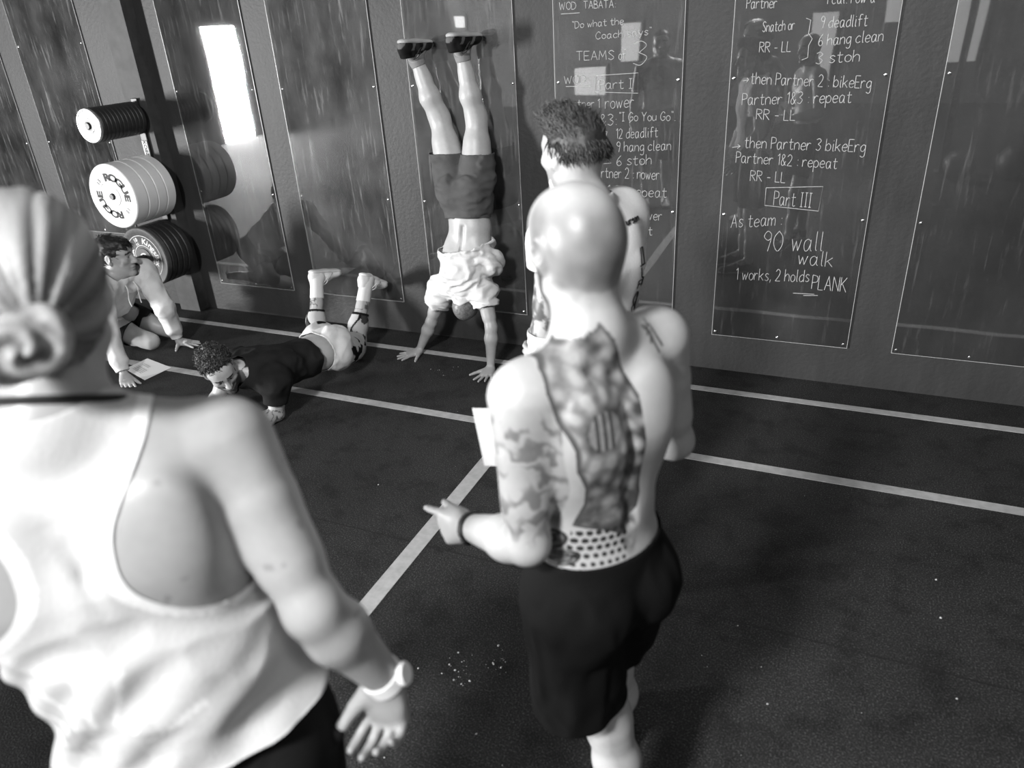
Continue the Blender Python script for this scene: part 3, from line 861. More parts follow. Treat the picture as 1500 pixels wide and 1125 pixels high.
def limb_arm(f, sh, el, wr, m=1.0, back=None, delt=1.0):
    sh, el, wr = map(lambda x: np.array(x, float), (sh, el, wr))
    f.rc(sh, el, 0.050 * m, 0.038 * m, 0.02)
    f.rc(lerp(sh, el, 0.0), lerp(sh, el, 0.30), 0.056 * m * delt, 0.046 * m, 0.03)
    f.rc(lerp(sh, el, 0.40), lerp(sh, el, 0.70), 0.046 * m, 0.043 * m, 0.02)
    f.rc(el, lerp(el, wr, 0.30), 0.039 * m, 0.043 * m, 0.02)
    f.rc(lerp(el, wr, 0.30), wr, 0.042 * m, 0.0265 * m, 0.02)
def limb_leg(f, hp, kn, an, m=1.0, back=(0, 0, 0)):
    hp, kn, an, back = map(lambda x: np.array(x, float), (hp, kn, an, back))
    f.rc(hp, kn, 0.086 * m, 0.057 * m, 0.03)
    f.rc(lerp(hp, kn, 0.15), lerp(hp, kn, 0.6), 0.088 * m, 0.072 * m, 0.03)
    f.rc(kn, lerp(kn, an, 0.12), 0.056 * m, 0.052 * m, 0.03)
    f.rc(lerp(kn, an, 0.10) + back * 0.008, lerp(kn, an, 0.36) + back * 0.016, 0.050 * m, 0.056 * m, 0.03)
    f.rc(lerp(kn, an, 0.36) + back * 0.014, lerp(kn, an, 0.72) + back * 0.004, 0.055 * m, 0.040 * m, 0.03)
    f.rc(lerp(kn, an, 0.65), an, 0.042 * m, 0.036 * m, 0.02)

def foot_prims(f, an, heel, d, up, L=0.28):
    d = nrm(d); up = nrm(np.array(up, float) - d * (np.array(up, float) @ d)); heel = np.array(heel, float)
    f.rc(an, heel + d * 0.26 * L + up * 0.065, 0.036, 0.034, 0.02); f.rc(heel + d * 0.18 * L + up * 0.05, heel + d * 0.62 * L + up * 0.038, 0.028, 0.024, 0.02)
def shoe(parent, heel, d, up, mat_upper, tone_u, tone_s, L=0.285, laces=None, h=0.005, name='shoe', sole_pat=None):
    """heel: point under the heel; d: heel to toe; up: from sole towards the ankle"""
    d = nrm(d); up = nrm(np.array(up, float) - d * (np.array(up, float) @ d)); sd = np.cross(d, up); heel = np.array(heel, float)
    Q = lambda a, b, c=0: heel + d * a * L + up * b + sd * c
    f = Field(); A = (sd, d, up)
    f.ell(Q(0.15, 0.045), (0.037, 0.046, 0.042), A, 0.02)
    f.tube2(Q(0.14, 0.042), Q(0.52, 0.046), 0.037, 0.038, 0.040, 0.040, sd, 0.02)
    f.tube2(Q(0.50, 0.042), Q(0.82, 0.032), 0.042, 0.040, 0.045, 0.026, sd, 0.02)
    f.ell(Q(0.84, 0.030), (0.044, 0.046, 0.026), A, 0.02)
    f.tube2(Q(0.20, 0.05), Q(0.22, 0.088), 0.038, 0.050, 0.040, 0.052, sd, 0.015, cap=0.35)
    f.ell(Q(0.24, 0.125), (0.034, 0.046, 0.04), A, 0.008, 's')
    V, F = f.surface(h, 0, 2)
    hgt = (V - heel) @ up
    tu = tone_u(V, (V - heel) @ d / L, hgt) if callable(tone_u) else tone_u
    o = mesh_obj(name, V, F, mat_upper, parent, tu)
    g = Field()
    g.tube2(Q(0.13, 0.012), Q(0.50, 0.012), 0.040, 0.016, 0.040, 0.015, sd, 0.012, cap=2.2)
    g.tube2(Q(0.50, 0.012), Q(0.84, 0.014), 0.040, 0.015, 0.048, 0.015, sd, 0.012, cap=2.6)
    V, F = g.surface(h, 0, 1)
    so = mesh_obj('sole', V, F, mat_upper, None, tone_s)
    so.parent = o
    so.data.transform(Matrix.Translation(-Vector(parent.location)))
    if laces is not None:
        mb = MB()
        for i in range(5):
            a = 0.36 + 0.075 * i; b_ = 0.088 - 0.0085 * i
            mb.tube([Q(a, b_ - 0.016, -0.028), Q(a + 0.01, b_ + 0.002, -0.012), Q(a + 0.015, b_ + 0.004, 0.0), Q(a + 0.02, b_ + 0.002, 0.012), Q(a + 0.03, b_ - 0.016, 0.028)], 0.003, 5)
        for sg in (-1, 1):
            mb.tube(catmull([Q(0.34, 0.09, 0), Q(0.33, 0.104, sg * 0.022), Q(0.36, 0.09, sg * 0.05), Q(0.40, 0.068, sg * 0.055), Q(0.36, 0.08, sg * 0.02)], 6), 0.0025, 5)
            mb.tube(catmull([Q(0.34, 0.09, 0), Q(0.30, 0.092, sg * 0.04), Q(0.33, 0.06, sg * 0.062), Q(0.38, 0.045, sg * 0.07)], 6), 0.0025, 5)
        lo_ = mb.build('laces', laces, None, True); lo_.parent = o
        lo_.data.transform(Matrix.Translation(-Vector(parent.location)))
    return o

def hair_mesh(name, parent, P, A, fld, h, cuts, tone, disp=None, tufts=None, mat=None):
    V, F = fld.surface(h, 0, 1)
    N = vnormals(V, F)
    if disp is not None: V = V + N * disp(V, N)[:, None]
    if cuts: V, F, _ = trim(V, F, cuts, h)
    N = vnormals(V, F)
    t = tone(V, N) if callable(tone) else np.full(len(V), tone)
    if tufts:
        n, ln, r0, flow, tt = tufts[:5]; curl = tufts[5] if len(tufts) > 5 else 0
        r_ = np.random.default_rng(11); pick = r_.choice(len(V), min(n, len(V)), replace=False)
        Vs = [V]; Fs = [F]; Ts = [t]; base = len(V); K = 7 if curl else 4
        for q in pick:
            fl_ = flow(V[q], N[q], r_)
            L_ = ln * (0.6 + 0.8 * r_.random()); a = V[q] - N[q] * 0.004
            u = nrm(np.cross(fl_, N[q] + 1e-3)); v = np.cross(u, fl_); pts = []
            sag = N[q] * -0.25 * L_; sd = nrm(u * r_.normal() + v * r_.normal())
            for j in range(K):
                f_ = j / (K - 1); rr = (1 - f_) ** 0.5 * 0.95 + 0.08
                if curl:
                    th = f_ * 5.0; c = a + (fl_ * math.sin(th) + sd * (1 - math.cos(th))) * curl * (0.7 + 0.6 * r_.random() * 0) + fl_ * L_ * 0.35 * f_ + N[q] * 0.006 * f_
                    tg = fl_ * math.cos(th) + sd * math.sin(th); uu = nrm(np.cross(tg, u + 0.3 * sd)); vv = np.cross(uu, nrm(tg))
                else: c = a + fl_ * L_ * f_ + sag * f_ ** 2; uu, vv = u, v
                pts += [c + (uu * math.cos(k) + vv * math.sin(k)) * r0 * rr for k in (0, 2.1, 4.2)]
            ff = []
            for j in range(K - 1):
                for k in range(3): ff.append((base + j * 3 + k, base + j * 3 + (k + 1) % 3, base + (j + 1) * 3 + (k + 1) % 3, base + (j + 1) * 3 + k))
            Vs.append(np.array(pts)); Fs.append(np.array(ff)); Ts.append(np.full(3 * K, tt * (0.6 + 0.8 * r_.random()))); base += 3 * K
        V = np.concatenate(Vs); F = np.concatenate(Fs); t = np.concatenate(Ts)
    return mesh_obj(name, V, F, mat or M['hair'], parent, t)
def torso_prims(f, pel, wai, che, nec, Lp, Lc, s=1.0, wide=1.0, belly=0.0):
    """Lp, Lc: left-right axes at pelvis and chest"""
    f.tube2(lerp(pel, wai, -0.25), lerp(pel, wai, 0.35), 0.158 * s * wide, 0.112 * s, 0.150 * s * wide, 0.108 * s, Lp, 0.04)
    f.tube2(lerp(pel, wai, 0.3), wai, 0.150 * s * wide, 0.108 * s, 0.138 * s * wide, (0.100 + belly) * s, nrm(Lp + Lc), 0.04)
    f.tube2(wai, che, 0.138 * s * wide, (0.100 + belly) * s, 0.160 * s * wide, 0.118 * s, nrm(np.array(Lp) * 0.4 + Lc), 0.04)
    f.tube2(che, lerp(che, nec, 0.55), 0.162 * s * wide, 0.118 * s, 0.140 * s * wide, 0.090 * s, Lc, 0.04)

def ring_on(grid, c, axis, up, n=48, r=0.0055, lift=0.003):
    """closed cord lying on the body around a centre"""
    axis = nrm(axis); u = nrm(np.array(up, float) - axis * (np.array(up, float) @ axis)); v = np.cross(axis, u); c = np.array(c, float)
    T = np.linspace(0, 2 * math.pi, n, endpoint=False); D = np.cos(T)[:, None] * u + np.sin(T)[:, None] * v; R = np.full(n, 0.03)
    for _ in range(200):
        d = body_dist(grid, c + D * R[:, None]); R = np.minimum(R + np.where(d < lift, 0.001, 0), 0.092)
    for _ in range(3): R = (R + np.roll(R, 1) + np.roll(R, -1)) / 3
    m = MB(); m.tube(list(c + D * R[:, None]), r, 8, True); return m
def put(mb, name, mat, root, parent=None, smooth=True):
    o = mb.build(name, mat, None, smooth); o.parent = parent or root
    o.data.transform(Matrix.Translation(-Vector(root.location))); return o
# ------------------------------------------------------------------ people
SKIN = 0.42
def head_local(V, c, A, s=1.0):
    L, F, U = A; D = (V - c) / s
    return D @ L, D @ F, D @ U
def paint_face(V, t, c, A, s=1.0, brow=0.06, beard=0.0, lip=0.34, stubble_head=0.0):
    l, f, u = head_local(V, c, A, s); al = np.abs(l)
    near = (al < 0.1) & (np.abs(u) < 0.15) & (np.abs(f) < 0.14)
    front = f > 0.045
    m = near & front & (np.abs(u - 0.030 + 0.12 * (al - 0.03) ** 1) < 0.0055) & (al > 0.011) & (al < 0.052)
    t = np.where(m, brow, t)
    d = np.sqrt((al - 0.032) ** 2 + ((u - 0.005) * 1.5) ** 2)
    t = np.where(near & front & (d < 0.0105), 0.42, t)
    t = np.where(near & front & (d < 0.0125) & (d > 0.0095) & (u > 0.005), 0.08, t)
    t = np.where(near & front & (np.sqrt((al - 0.032) ** 2 + (u - 0.005) ** 2) < 0.006), 0.02, t)
    m = near & (f > 0.07) & (np.sqrt((l / 0.025) ** 2 + ((u + 0.067) / 0.014) ** 2) < 1)
    t = np.where(m, lip, t)
    if beard:
        zone = near & (u < -0.035 + 0.25 * np.maximum(0, 0.03 - f)) & (u > -0.15) & (f > -0.012) & ~m
        ch = zone & ((f < 0.075) | (u < -0.078) | (u > -0.056)) & ((u < -0.045) | (al < 0.035) | (f < 0.05))
        t = np.where(ch, t * (1 - beard) + 0.05 * beard, t)
    return t

class Person:
    def __init__(s, label, base, group=None):
        s.root = thing('person', label, 'person', base, group); s.f = Field(); s.paints = []
    def torso(s, pel, wai, che, nec, Lp, Lc, sc=1.0, wide=1.0, belly=0.0, glute=1.0, shL=None, shR=None, lat=1.0):
        s.pel, s.wai, s.che, s.nec = [np.array(x, float) for x in (pel, wai, che, nec)]
        s.Lp, s.Lc = nrm(Lp), nrm(Lc); f = s.f
        torso_prims(f, s.pel, s.wai, s.che, s.nec, s.Lp, s.Lc, sc, wide, belly)
        Up = nrm(s.wai - s.pel); Uc = nrm(s.nec - s.che)
        s.Fp = nrm(np.cross(s.Lp, Up)); s.Fc = nrm(np.cross(s.Lc, Uc)); s.Uc = Uc; s.Up = Up
        for g in (-1, 1):
            f.ell(s.pel - s.Fp * 0.050 * sc + s.Lp * g * 0.072 * sc * wide - Up * 0.05 * sc, np.array([0.082 * wide, 0.085, 0.095]) * sc * glute, (s.Lp, s.Fp, Up), 0.04)
            f.ell(s.che + s.Fc * 0.068 * sc + s.Lc * g * 0.078 * sc * wide + Uc * 0.04 * sc, np.array([0.078, 0.045, 0.06]) * sc, (s.Lc, s.Fc, Uc), 0.04)
            f.ell(s.che - s.Fc * 0.045 * sc + s.Lc * g * 0.092 * sc * wide - Uc * 0.01 * sc, np.array([0.066 * lat, 0.065, 0.13]) * sc, (s.Lc, s.Fc, Uc), 0.04)
            sh = np.array(shL if g == 1 else shR, float)
            b = s.nec - s.Fc * 0.02
            f.rc(b + Uc * 0.02, lerp(b, sh, 0.75) + Uc * 0.005, 0.050 * sc, 0.048 * sc, 0.04)
            f.rc(lerp(s.che, s.nec, 0.45) + s.Lc * g * 0.06, lerp(s.nec, sh, 0.85) - Uc * 0.02, 0.075 * sc, 0.055 * sc, 0.05)
            f.ell(s.che - s.Fc * 0.088 * sc + s.Lc * g * 0.085 * sc * wide + Uc * 0.05 * sc, np.array([0.055, 0.028, 0.08]) * sc, (s.Lc, s.Fc, Uc), 0.04)
        f.rc(s.wai - s.Fc * 0.105 * sc, lerp(s.che, s.nec, 0.4) - s.Fc * 0.115 * sc, 0.008, 0.008, 0.022, 's')
        return s
    def head(s, c, F, U, sc=1.0, neck=0.058, jaw=1.0, ears=True):
        s.hc = np.array(c, float); s.hs = sc
        s.P, s.A = head_prims(s.f, s.hc, F, U, sc, ears, jaw)
        s.f.rc(s.nec, s.P(0, -0.022, -0.055), neck * 1.1, neck, 0.035)
        return s
    def body(s, h, mat=None, tone=None, name='body'):
        s.grid = s.f.grid(h)
        V, F = surface_nets(*s.grid, 1)
        t = np.full(len(V), SKIN)
        t = t * (1 + 0.06 * fbm(V * 14, 3))
        if hasattr(s, 'hc'): t = paint_face(V, t, s.hc, s.A, s.hs, **getattr(s, 'face', {}))
        s.V, s.F = V, F
        if tone is not None: t = tone(V, vnormals(V, F), t)
        s.obj = mesh_obj(name, V, F, mat or M['skin'], s.root, t)
        return s
def folds_fn(amp, freq, stretch=(1, 1, 1), seed=0.0, ridged=True):
    st = np.array(stretch, float)
    def fn(V):
        n = fbm(V * freq * st + seed, 2)
        if ridged: n = 0.5 - np.abs(n) * 1.4
        return amp * n
    return fn

# ---- bald man with the back tattoo
def bald_man():
    o = V3(0.025, 0.01, 0)
    Ft = nrm((-0.857, 0.515, 0)); L = nrm((-0.515, -0.857, 0)); Z = V3(0, 0, 1)
    p = Person('shirtless bald man with a large tattoo on his back, standing in black shorts', (-0.36, 1.25, 0))
    pel = V3(-0.405, 1.175, 0.955) + o; wai = V3(-0.41, 1.18, 1.11) + o; che = V3(-0.42, 1.19, 1.28) + o; nec = V3(-0.425, 1.19, 1.455) + o
    shL = nec + L * 0.150 + V3(0, 0, -0.068); shR = nec - L * 0.182 + V3(0, 0, -0.050)
    p.torso(pel, wai, che, nec, L, L, 0.97, 0.93, 0.0, 0.97, shL, shR, 1.05)
    Fh = nrm((-0.76, 0.65, -0.08)); p.face = dict(beard=0.85, brow=0.10)
    p.head(V3(-0.453, 1.212, 1.626) + o, Fh, nrm((-0.05, 0.03, 1)), 0.97, 0.060, 1.02)
    f = p.f
    elL = V3(-0.462, 1.018, 1.105); wrL = V3(-0.635, 1.105, 1.035)
    limb_arm(f, shL, elL, wrL, 1.06, delt=1.08)
    hand_prims(f, wrL, (-0.90, 0.30, -0.42), -L + V3(0, 0, -0.15), 'L', 1.0, (0.06, 0.95, 1.1, 1.2), 0.10, (0.25, 0.25), thumb_curl=0.2)
    elR = V3(-0.275, 1.430, 1.13); wrR = V3(-0.500, 1.480, 1.10)
    limb_arm(f, shR, elR, wrR, 1.06, delt=1.06)
    hand_prims(f, wrR, (-0.95, -0.22, 0.05), (0.1, -0.5, 0.85), 'R', 1.0, (0.45, 0.5, 0.55, 0.6), 0.05, (0.6, 0.75), thumb_curl=0.4)
    hL = pel + L * 0.092 - Z * 0.03; hR = pel - L * 0.092 - Z * 0.03
    knL = V3(-0.362, 1.20, 0.475); anL = V3(-0.315, 1.195, 0.09)
    knR = V3(-0.402, 1.360, 0.48); anR = V3(-0.402, 1.435, 0.09)
    limb_leg(f, hL, knL, anL, 0.98, -Ft); limb_leg(f, hR, knR, anR, 0.98, -Ft)
    FtR = nrm((-0.28, 0.96, 0))
    for an, d_ in ((anL, Ft), (anR, FtR)): f.rc(an, an + d_ * 0.16 - Z * 0.055, 0.036, 0.03, 0.02)
    def tattoo(V, N, t):
        a = (V - nec) @ L; z = V[:, 2]; b = (V - nec) @ Ft
        upr = lerp(shL, elL, 0.5); ax = nrm(elL - shL); q = V - shL; al = q @ ax; rad = np.linalg.norm(q - np.outer(al, ax), axis=1)
        arm = (rad < 0.085) & (al > -0.03) & (al < 0.30) & (a > 0.125)
        # sleeve: cloudy scrolls
        n = fbm(V * 26 + 3, 3); n2 = fbm(V * 60 + 9, 2); sw = np.sin(V[:, 2] * 130 + 5 * n + 3 * np.sin(a * 60))
        ink = 0.30 + sstep(n * 0.9 + 0.55 * sw + 0.25 * n2, -0.2, 0.7) * 0.60
        ink *= sstep(al, -0.02, 0.05) * (1 - sstep(al, 0.24, 0.29)) * (0.35 + 0.65 * sstep(-b + 0.075, 0.0, 0.06))
        t = np.where(arm, t * (1 - 0.72 * ink), t)
        # back piece
        poly = TAT
        back = (N @ Ft < 0.25) & (a > -0.03) & ~((rad < 0.075) & (al > 0.04))
        ins = poly_sd(np.stack([a, z], 1), poly)
        inside = back & (ins < 0)
        c0 = TAT_C; r = np.sqrt(((a - c0[0]) * 1.0) ** 2 + (z - c0[1]) ** 2); th = np.arctan2(z - c0[1], a - c0[0])
        nz = fbm(V * 55, 3); brt = np.zeros(len(V))
        for i, (r0, n_, w0, am) in enumerate(((0.062, 11, 0.014, 1.05), (0.094, 13, 0.015, 0.9), (0.126, 15, 0.014, 0.8), (0.156, 18, 0.012, 0.65))):
            sp = np.clip(0.5 + 0.5 * np.cos(n_ * th + i * 1.6), 0, 1) ** 1.3
            brt = np.maximum(brt, am * sp * np.exp(-((r - r0 - 0.004 * sp) / w0) ** 2))
        halo = 0.35 * np.exp(-((r - 0.060) / 0.020) ** 2)
        k = 0.86 - 0.86 * brt - halo + 0.22 * nz
        k -= 0.22 * sstep(z, 1.39, 1.43) * sstep(1.475 - z, 0, 0.02) * (a > 0.07)
        k += 0.25 * sstep(0.02 - a, 0.0, 0.05)
        bars = (np.abs(a - c0[0]) < 0.026) & (np.abs(z - c0[1]) < 0.036) & (np.sin((a - c0[0]) * 380 + 0.8) > 0.1)
        k = np.where(r < 0.036, 0.38 + 0.2 * nz, k); k = np.where(bars, 0.92, k)
        k = np.maximum(k, sstep(ins, -0.014, -0.004) * 0.90)
        k = np.maximum(k, sstep(z, 1.16, 1.12) * 0.95)
        t = np.where(inside, t * (1 - 0.90 * np.clip(k, 0, 1)), t)
        # dots under it, thinning out downwards
        da, dz = 0.0155, 0.0175
        row = np.round((z - 0.99) / dz); aa = a - (row % 2) * da * 0.5 + 0.003 * row * 0.0
        cx = aa - np.round(aa / da) * da; cz = z - 0.99 - row * dz
        rr = 0.0035 + 0.0026 * sstep(z, 1.0, 1.10)
        spot = back & (np.sqrt(cx ** 2 + cz ** 2) < rr) & (z > DOT[0]) & (z < 1.118) & (a > DOT[1] + (1.1 - z) * 0.12) & (a < DOT[2] + (1.1 - z) * 0.15)
        t = np.where(spot, 0.03, t)
        # shaded scroll beside the spine
        d = np.sqrt(((a - SCR[0]) / 0.022) ** 2 + ((z - SCR[1]) / 0.055) ** 2)
        t = np.where(back & (d < 1.15), t * (1 - 0.75 * sstep(d, 1.15, 0.7) * (0.6 + 0.5 * nz)), t)
        # butterfly at the waistband
        for (wc, ws, rot) in BUT:
            ca, sa = math.cos(rot), math.sin(rot); x_ = (a - wc[0]) * ca + (z - wc[1]) * sa; y_ = -(a - wc[0]) * sa + (z - wc[1]) * ca
            dd = np.sqrt((x_ / ws[0]) ** 2 + (y_ / ws[1]) ** 2)
            vein = (np.abs(np.sin(np.arctan2(y_, x_ + 0.01) * 7)) < 0.28) | (dd > 0.82) | (np.abs(dd - 0.5) < 0.06)
            m = (dd < 1) & (N @ Ft < 0.6)
            t = np.where(m, np.where(vein, 0.03, t * 0.42), t)
        # sign on the right shoulder blade
        for seg in GLY:
            for u0, u1 in zip(seg[:-1], seg[1:]):
                u0_, u1_ = np.array(u0), np.array(u1); w_ = u1_ - u0_; pp = np.stack([a, z], 1) - u0_
                hh = np.clip((pp @ w_) / (w_ @ w_), 0, 1); dist = np.linalg.norm(pp - hh[:, None] * w_, axis=1)
                t = np.where((N @ Ft < 0) & (dist < 0.0032), 0.10, t)
        # shaved hair shadow and forearm bracelet area stay skin
        l_, f_, u_ = head_local(V, p.hc, p.A, p.hs)
        low = -0.075 + 0.02 * vnoise(V * 40)
        hair = sstep(u_ - low, 0.0, 0.025) * (np.sqrt(l_ ** 2 + f_ ** 2 + 0.3 * u_ ** 2) < 0.13) * (u_ > -0.12)
        crown = sstep(u_, 0.112, 0.055) * sstep(f_, 0.062, 0.02)
        t = t * (1 - 0.62 * crown * hair * (0.85 + 0.2 * fbm(V * 25, 2)))
        return t
    p.grid = f.grid(0.0045); V, F = surface_nets(*p.grid, 1)
    # finer mesh where the back piece is drawn
    V, F = refine(V, F, lambda C: ((C - nec) @ L > -0.15) & ((C - nec) @ L < 0.26) & (C[:, 2] > 0.97) & (C[:, 2] < 1.47) & ((C - nec) @ Ft < 0.07))
    N = vnormals(V, F); t = np.full(len(V), SKIN) * (1 + 0.05 * fbm(V * 14, 3))
    t = paint_face(V, t, p.hc, p.A, p.hs, **p.face); t = tattoo(V, N, t)
    mesh_obj('body', V, F, M['skin'], p.root, t)
    # shorts
    g = Field()
    g.tube2(pel + Z * 0.07, pel - Z * 0.02, 0.132, 0.110, 0.140, 0.116, L, 0.03, cap=0.4)
    for q in (-1, 1): g.ell(pel - Ft * 0.050 + L * q * 0.065 - Z * 0.05, (0.086, 0.092, 0.11), (L, Ft, Z), 0.04)
    for h_, k_, m in ((hL, knL, 1.0), (hR, knR, 1.0)):
        g.rc(h_ - Z * 0.03 - Ft * 0.012, lerp(h_, k_, 0.98) + (Ft * 0.045 + L * 0.045 if h_ is hL else Ft * 0.02), 0.094, 0.106, 0.05)
    garment('shorts', g, 0.006, [plane_cut(pel + Z * 0.075, nrm(Z + 0.06 * Ft)), plane_cut(knL + Z * 0.085, nrm(knL - hL), knL, 0.22), plane_cut(knR + Z * 0.135, nrm(knR - hR), knR, 0.22)],
            M['cloth'], p.root, 0.006, 0, folds_fn(0.007, 16, (1, 1, 0.45), 1.0), 0.003, 2, 0, p.grid)
    wb = Field(); wb.tube2(pel + Z * 0.075, pel + Z * 0.05, 0.150, 0.116, 0.156, 0.120, L, 0.01, cap=0.25)
    for d_, an in ((Ft, anL), (FtR, anR)):
        shoe(p.root, an - d_ * 0.055 - Z * 0.09, d_, Z, M['cloth'], 0.03, 0.5, 0.29, M['ink'], 0.007)
    # wrist band
    b = MB(); d = nrm(wrL - elL); c = wrL - d * 0.012; b.lathe([(0.030, -0.007), (0.034, -0.007), (0.034, 0.007), (0.030, 0.007)], c, d, 26); b.lathe([(0.0001, 0.026), (0.012, 0.026), (0.012, 0.036), (0.0001, 0.036)], c + d * 0.0, nrm(np.cross(d, (0, 0, 1)) * -0.6 + (0, 0, -0.7)), 14)
    b.build('wristband', M['ink'], None, True); ob = bpy.data.objects['wristband'] if 'wristband' in bpy.data.objects else None
    if ob: ob.parent = p.root; ob.data.transform(Matrix.Translation(-Vector(p.root.location)))
    return p
def poly_sd(Q, poly):
    poly = np.array(poly, float); n = len(poly); d = np.full(len(Q), 1e9); ins = np.zeros(len(Q), bool)
    for i in range(n):
        a, b = poly[i], poly[(i + 1) % n]; e = b - a; w_ = Q - a
        h = np.clip((w_ @ e) / (e @ e + 1e-12), 0, 1); d = np.minimum(d, np.linalg.norm(w_ - h[:, None] * e, axis=1))
        c = (a[1] > Q[:, 1]) != (b[1] > Q[:, 1])
        x = a[0] + (Q[:, 1] - a[1]) * e[0] / (e[1] if abs(e[1]) > 1e-9 else 1e-9)
        ins ^= c & (Q[:, 0] < x)
    return np.where(ins, -d, d)
def refine(V, F, test):
    """split every quad whose centre passes the test into nine; neighbours keep matching edges by becoming n-gon fans"""
    C = V[F].mean(1); m = test(C)
    Fi = F[m]; Fo = F[~m]
    n = 3; E = {}
    Vl = [V]; base = len(V)
    ed = np.concatenate([Fi[:, [i, (i + 1) % 4]] for i in range(4)]); ed_s = np.sort(ed, 1)
    key = ed_s[:, 0].astype(np.int64) * (len(V) + 1) + ed_s[:, 1]; u, inv = np.unique(key, return_inverse=True)
    a = V[u // (len(V) + 1)]; b = V[u % (len(V) + 1)]
    p1 = a * 2 / 3 + b / 3; p2 = a / 3 + b * 2 / 3
    e1 = base + np.arange(len(u)); e2 = e1 + len(u); Vl += [p1, p2]; base += 2 * len(u)
    k = len(Fi); fl_ = ed[:, 0] > ed[:, 1]
    ea = np.where(fl_, e2[inv], e1[inv]).reshape(4, k).T; eb = np.where(fl_, e1[inv], e2[inv]).reshape(4, k).T
    q = V[Fi]
    ins = []
    for (s_, t_) in ((1, 1), (2, 1), (2, 2), (1, 2)):
        s__, t__ = s_ / 3, t_ / 3
        ins.append(q[:, 0] * (1 - s__) * (1 - t__) + q[:, 1] * s__ * (1 - t__) + q[:, 2] * s__ * t__ + q[:, 3] * (1 - s__) * t__)
    I = [base + j * k + np.arange(k) for j in range(4)]; Vl += ins
    v0, v1, v2, v3 = Fi.T
    Q = [(v0, ea[:, 0], I[0], eb[:, 3]), (ea[:, 0], eb[:, 0], I[1], I[0]), (eb[:, 0], v1, ea[:, 1], I[1]),
         (I[1], ea[:, 1], eb[:, 1], I[2]), (I[2], eb[:, 1], v2, ea[:, 2]), (I[3], I[2], ea[:, 2], eb[:, 2]),
         (ea[:, 3], I[3], eb[:, 2], v3), (eb[:, 3], I[0], I[3], ea[:, 3]), (I[0], I[1], I[2], I[3])]
    Fn = np.concatenate([np.stack(x, 1) for x in Q])
    return np.concatenate(Vl), np.concatenate([Fo, Fn])
TAT = [(0.025, 1.516), (0.053, 1.495), (0.103, 1.481), (0.139, 1.453), (0.148, 1.418), (0.138, 1.361), (0.124, 1.314), (0.122, 1.271), (0.102, 1.226), (0.098, 1.186), (0.111, 1.130), (0.06, 1.115), (0.017, 1.091), (-0.019, 1.139), (-0.044, 1.2), (-0.047, 1.275), (-0.036, 1.352), (-0.015, 1.422), (0.005, 1.481)]
TAT_C = (0.064, 1.337)
DOT = (1.030, 0.010, 0.115)
SCR = (0.005, 1.095)
BUT = [((0.142, 1.085), (0.034, 0.020), 2.2), ((0.128, 1.052), (0.030, 0.014), -0.5), ((0.17, 1.06), (0.022, 0.02), 1.2)]
GLY = [[(-0.095, 1.470), (-0.110, 1.455), (-0.104, 1.440)], [(-0.112, 1.474), (-0.100, 1.455)], [(-0.108, 1.456), (-0.116, 1.420)], [(-0.116, 1.466), (-0.122, 1.448), (-0.131, 1.427)]]
Z = V3(0, 0, 1)
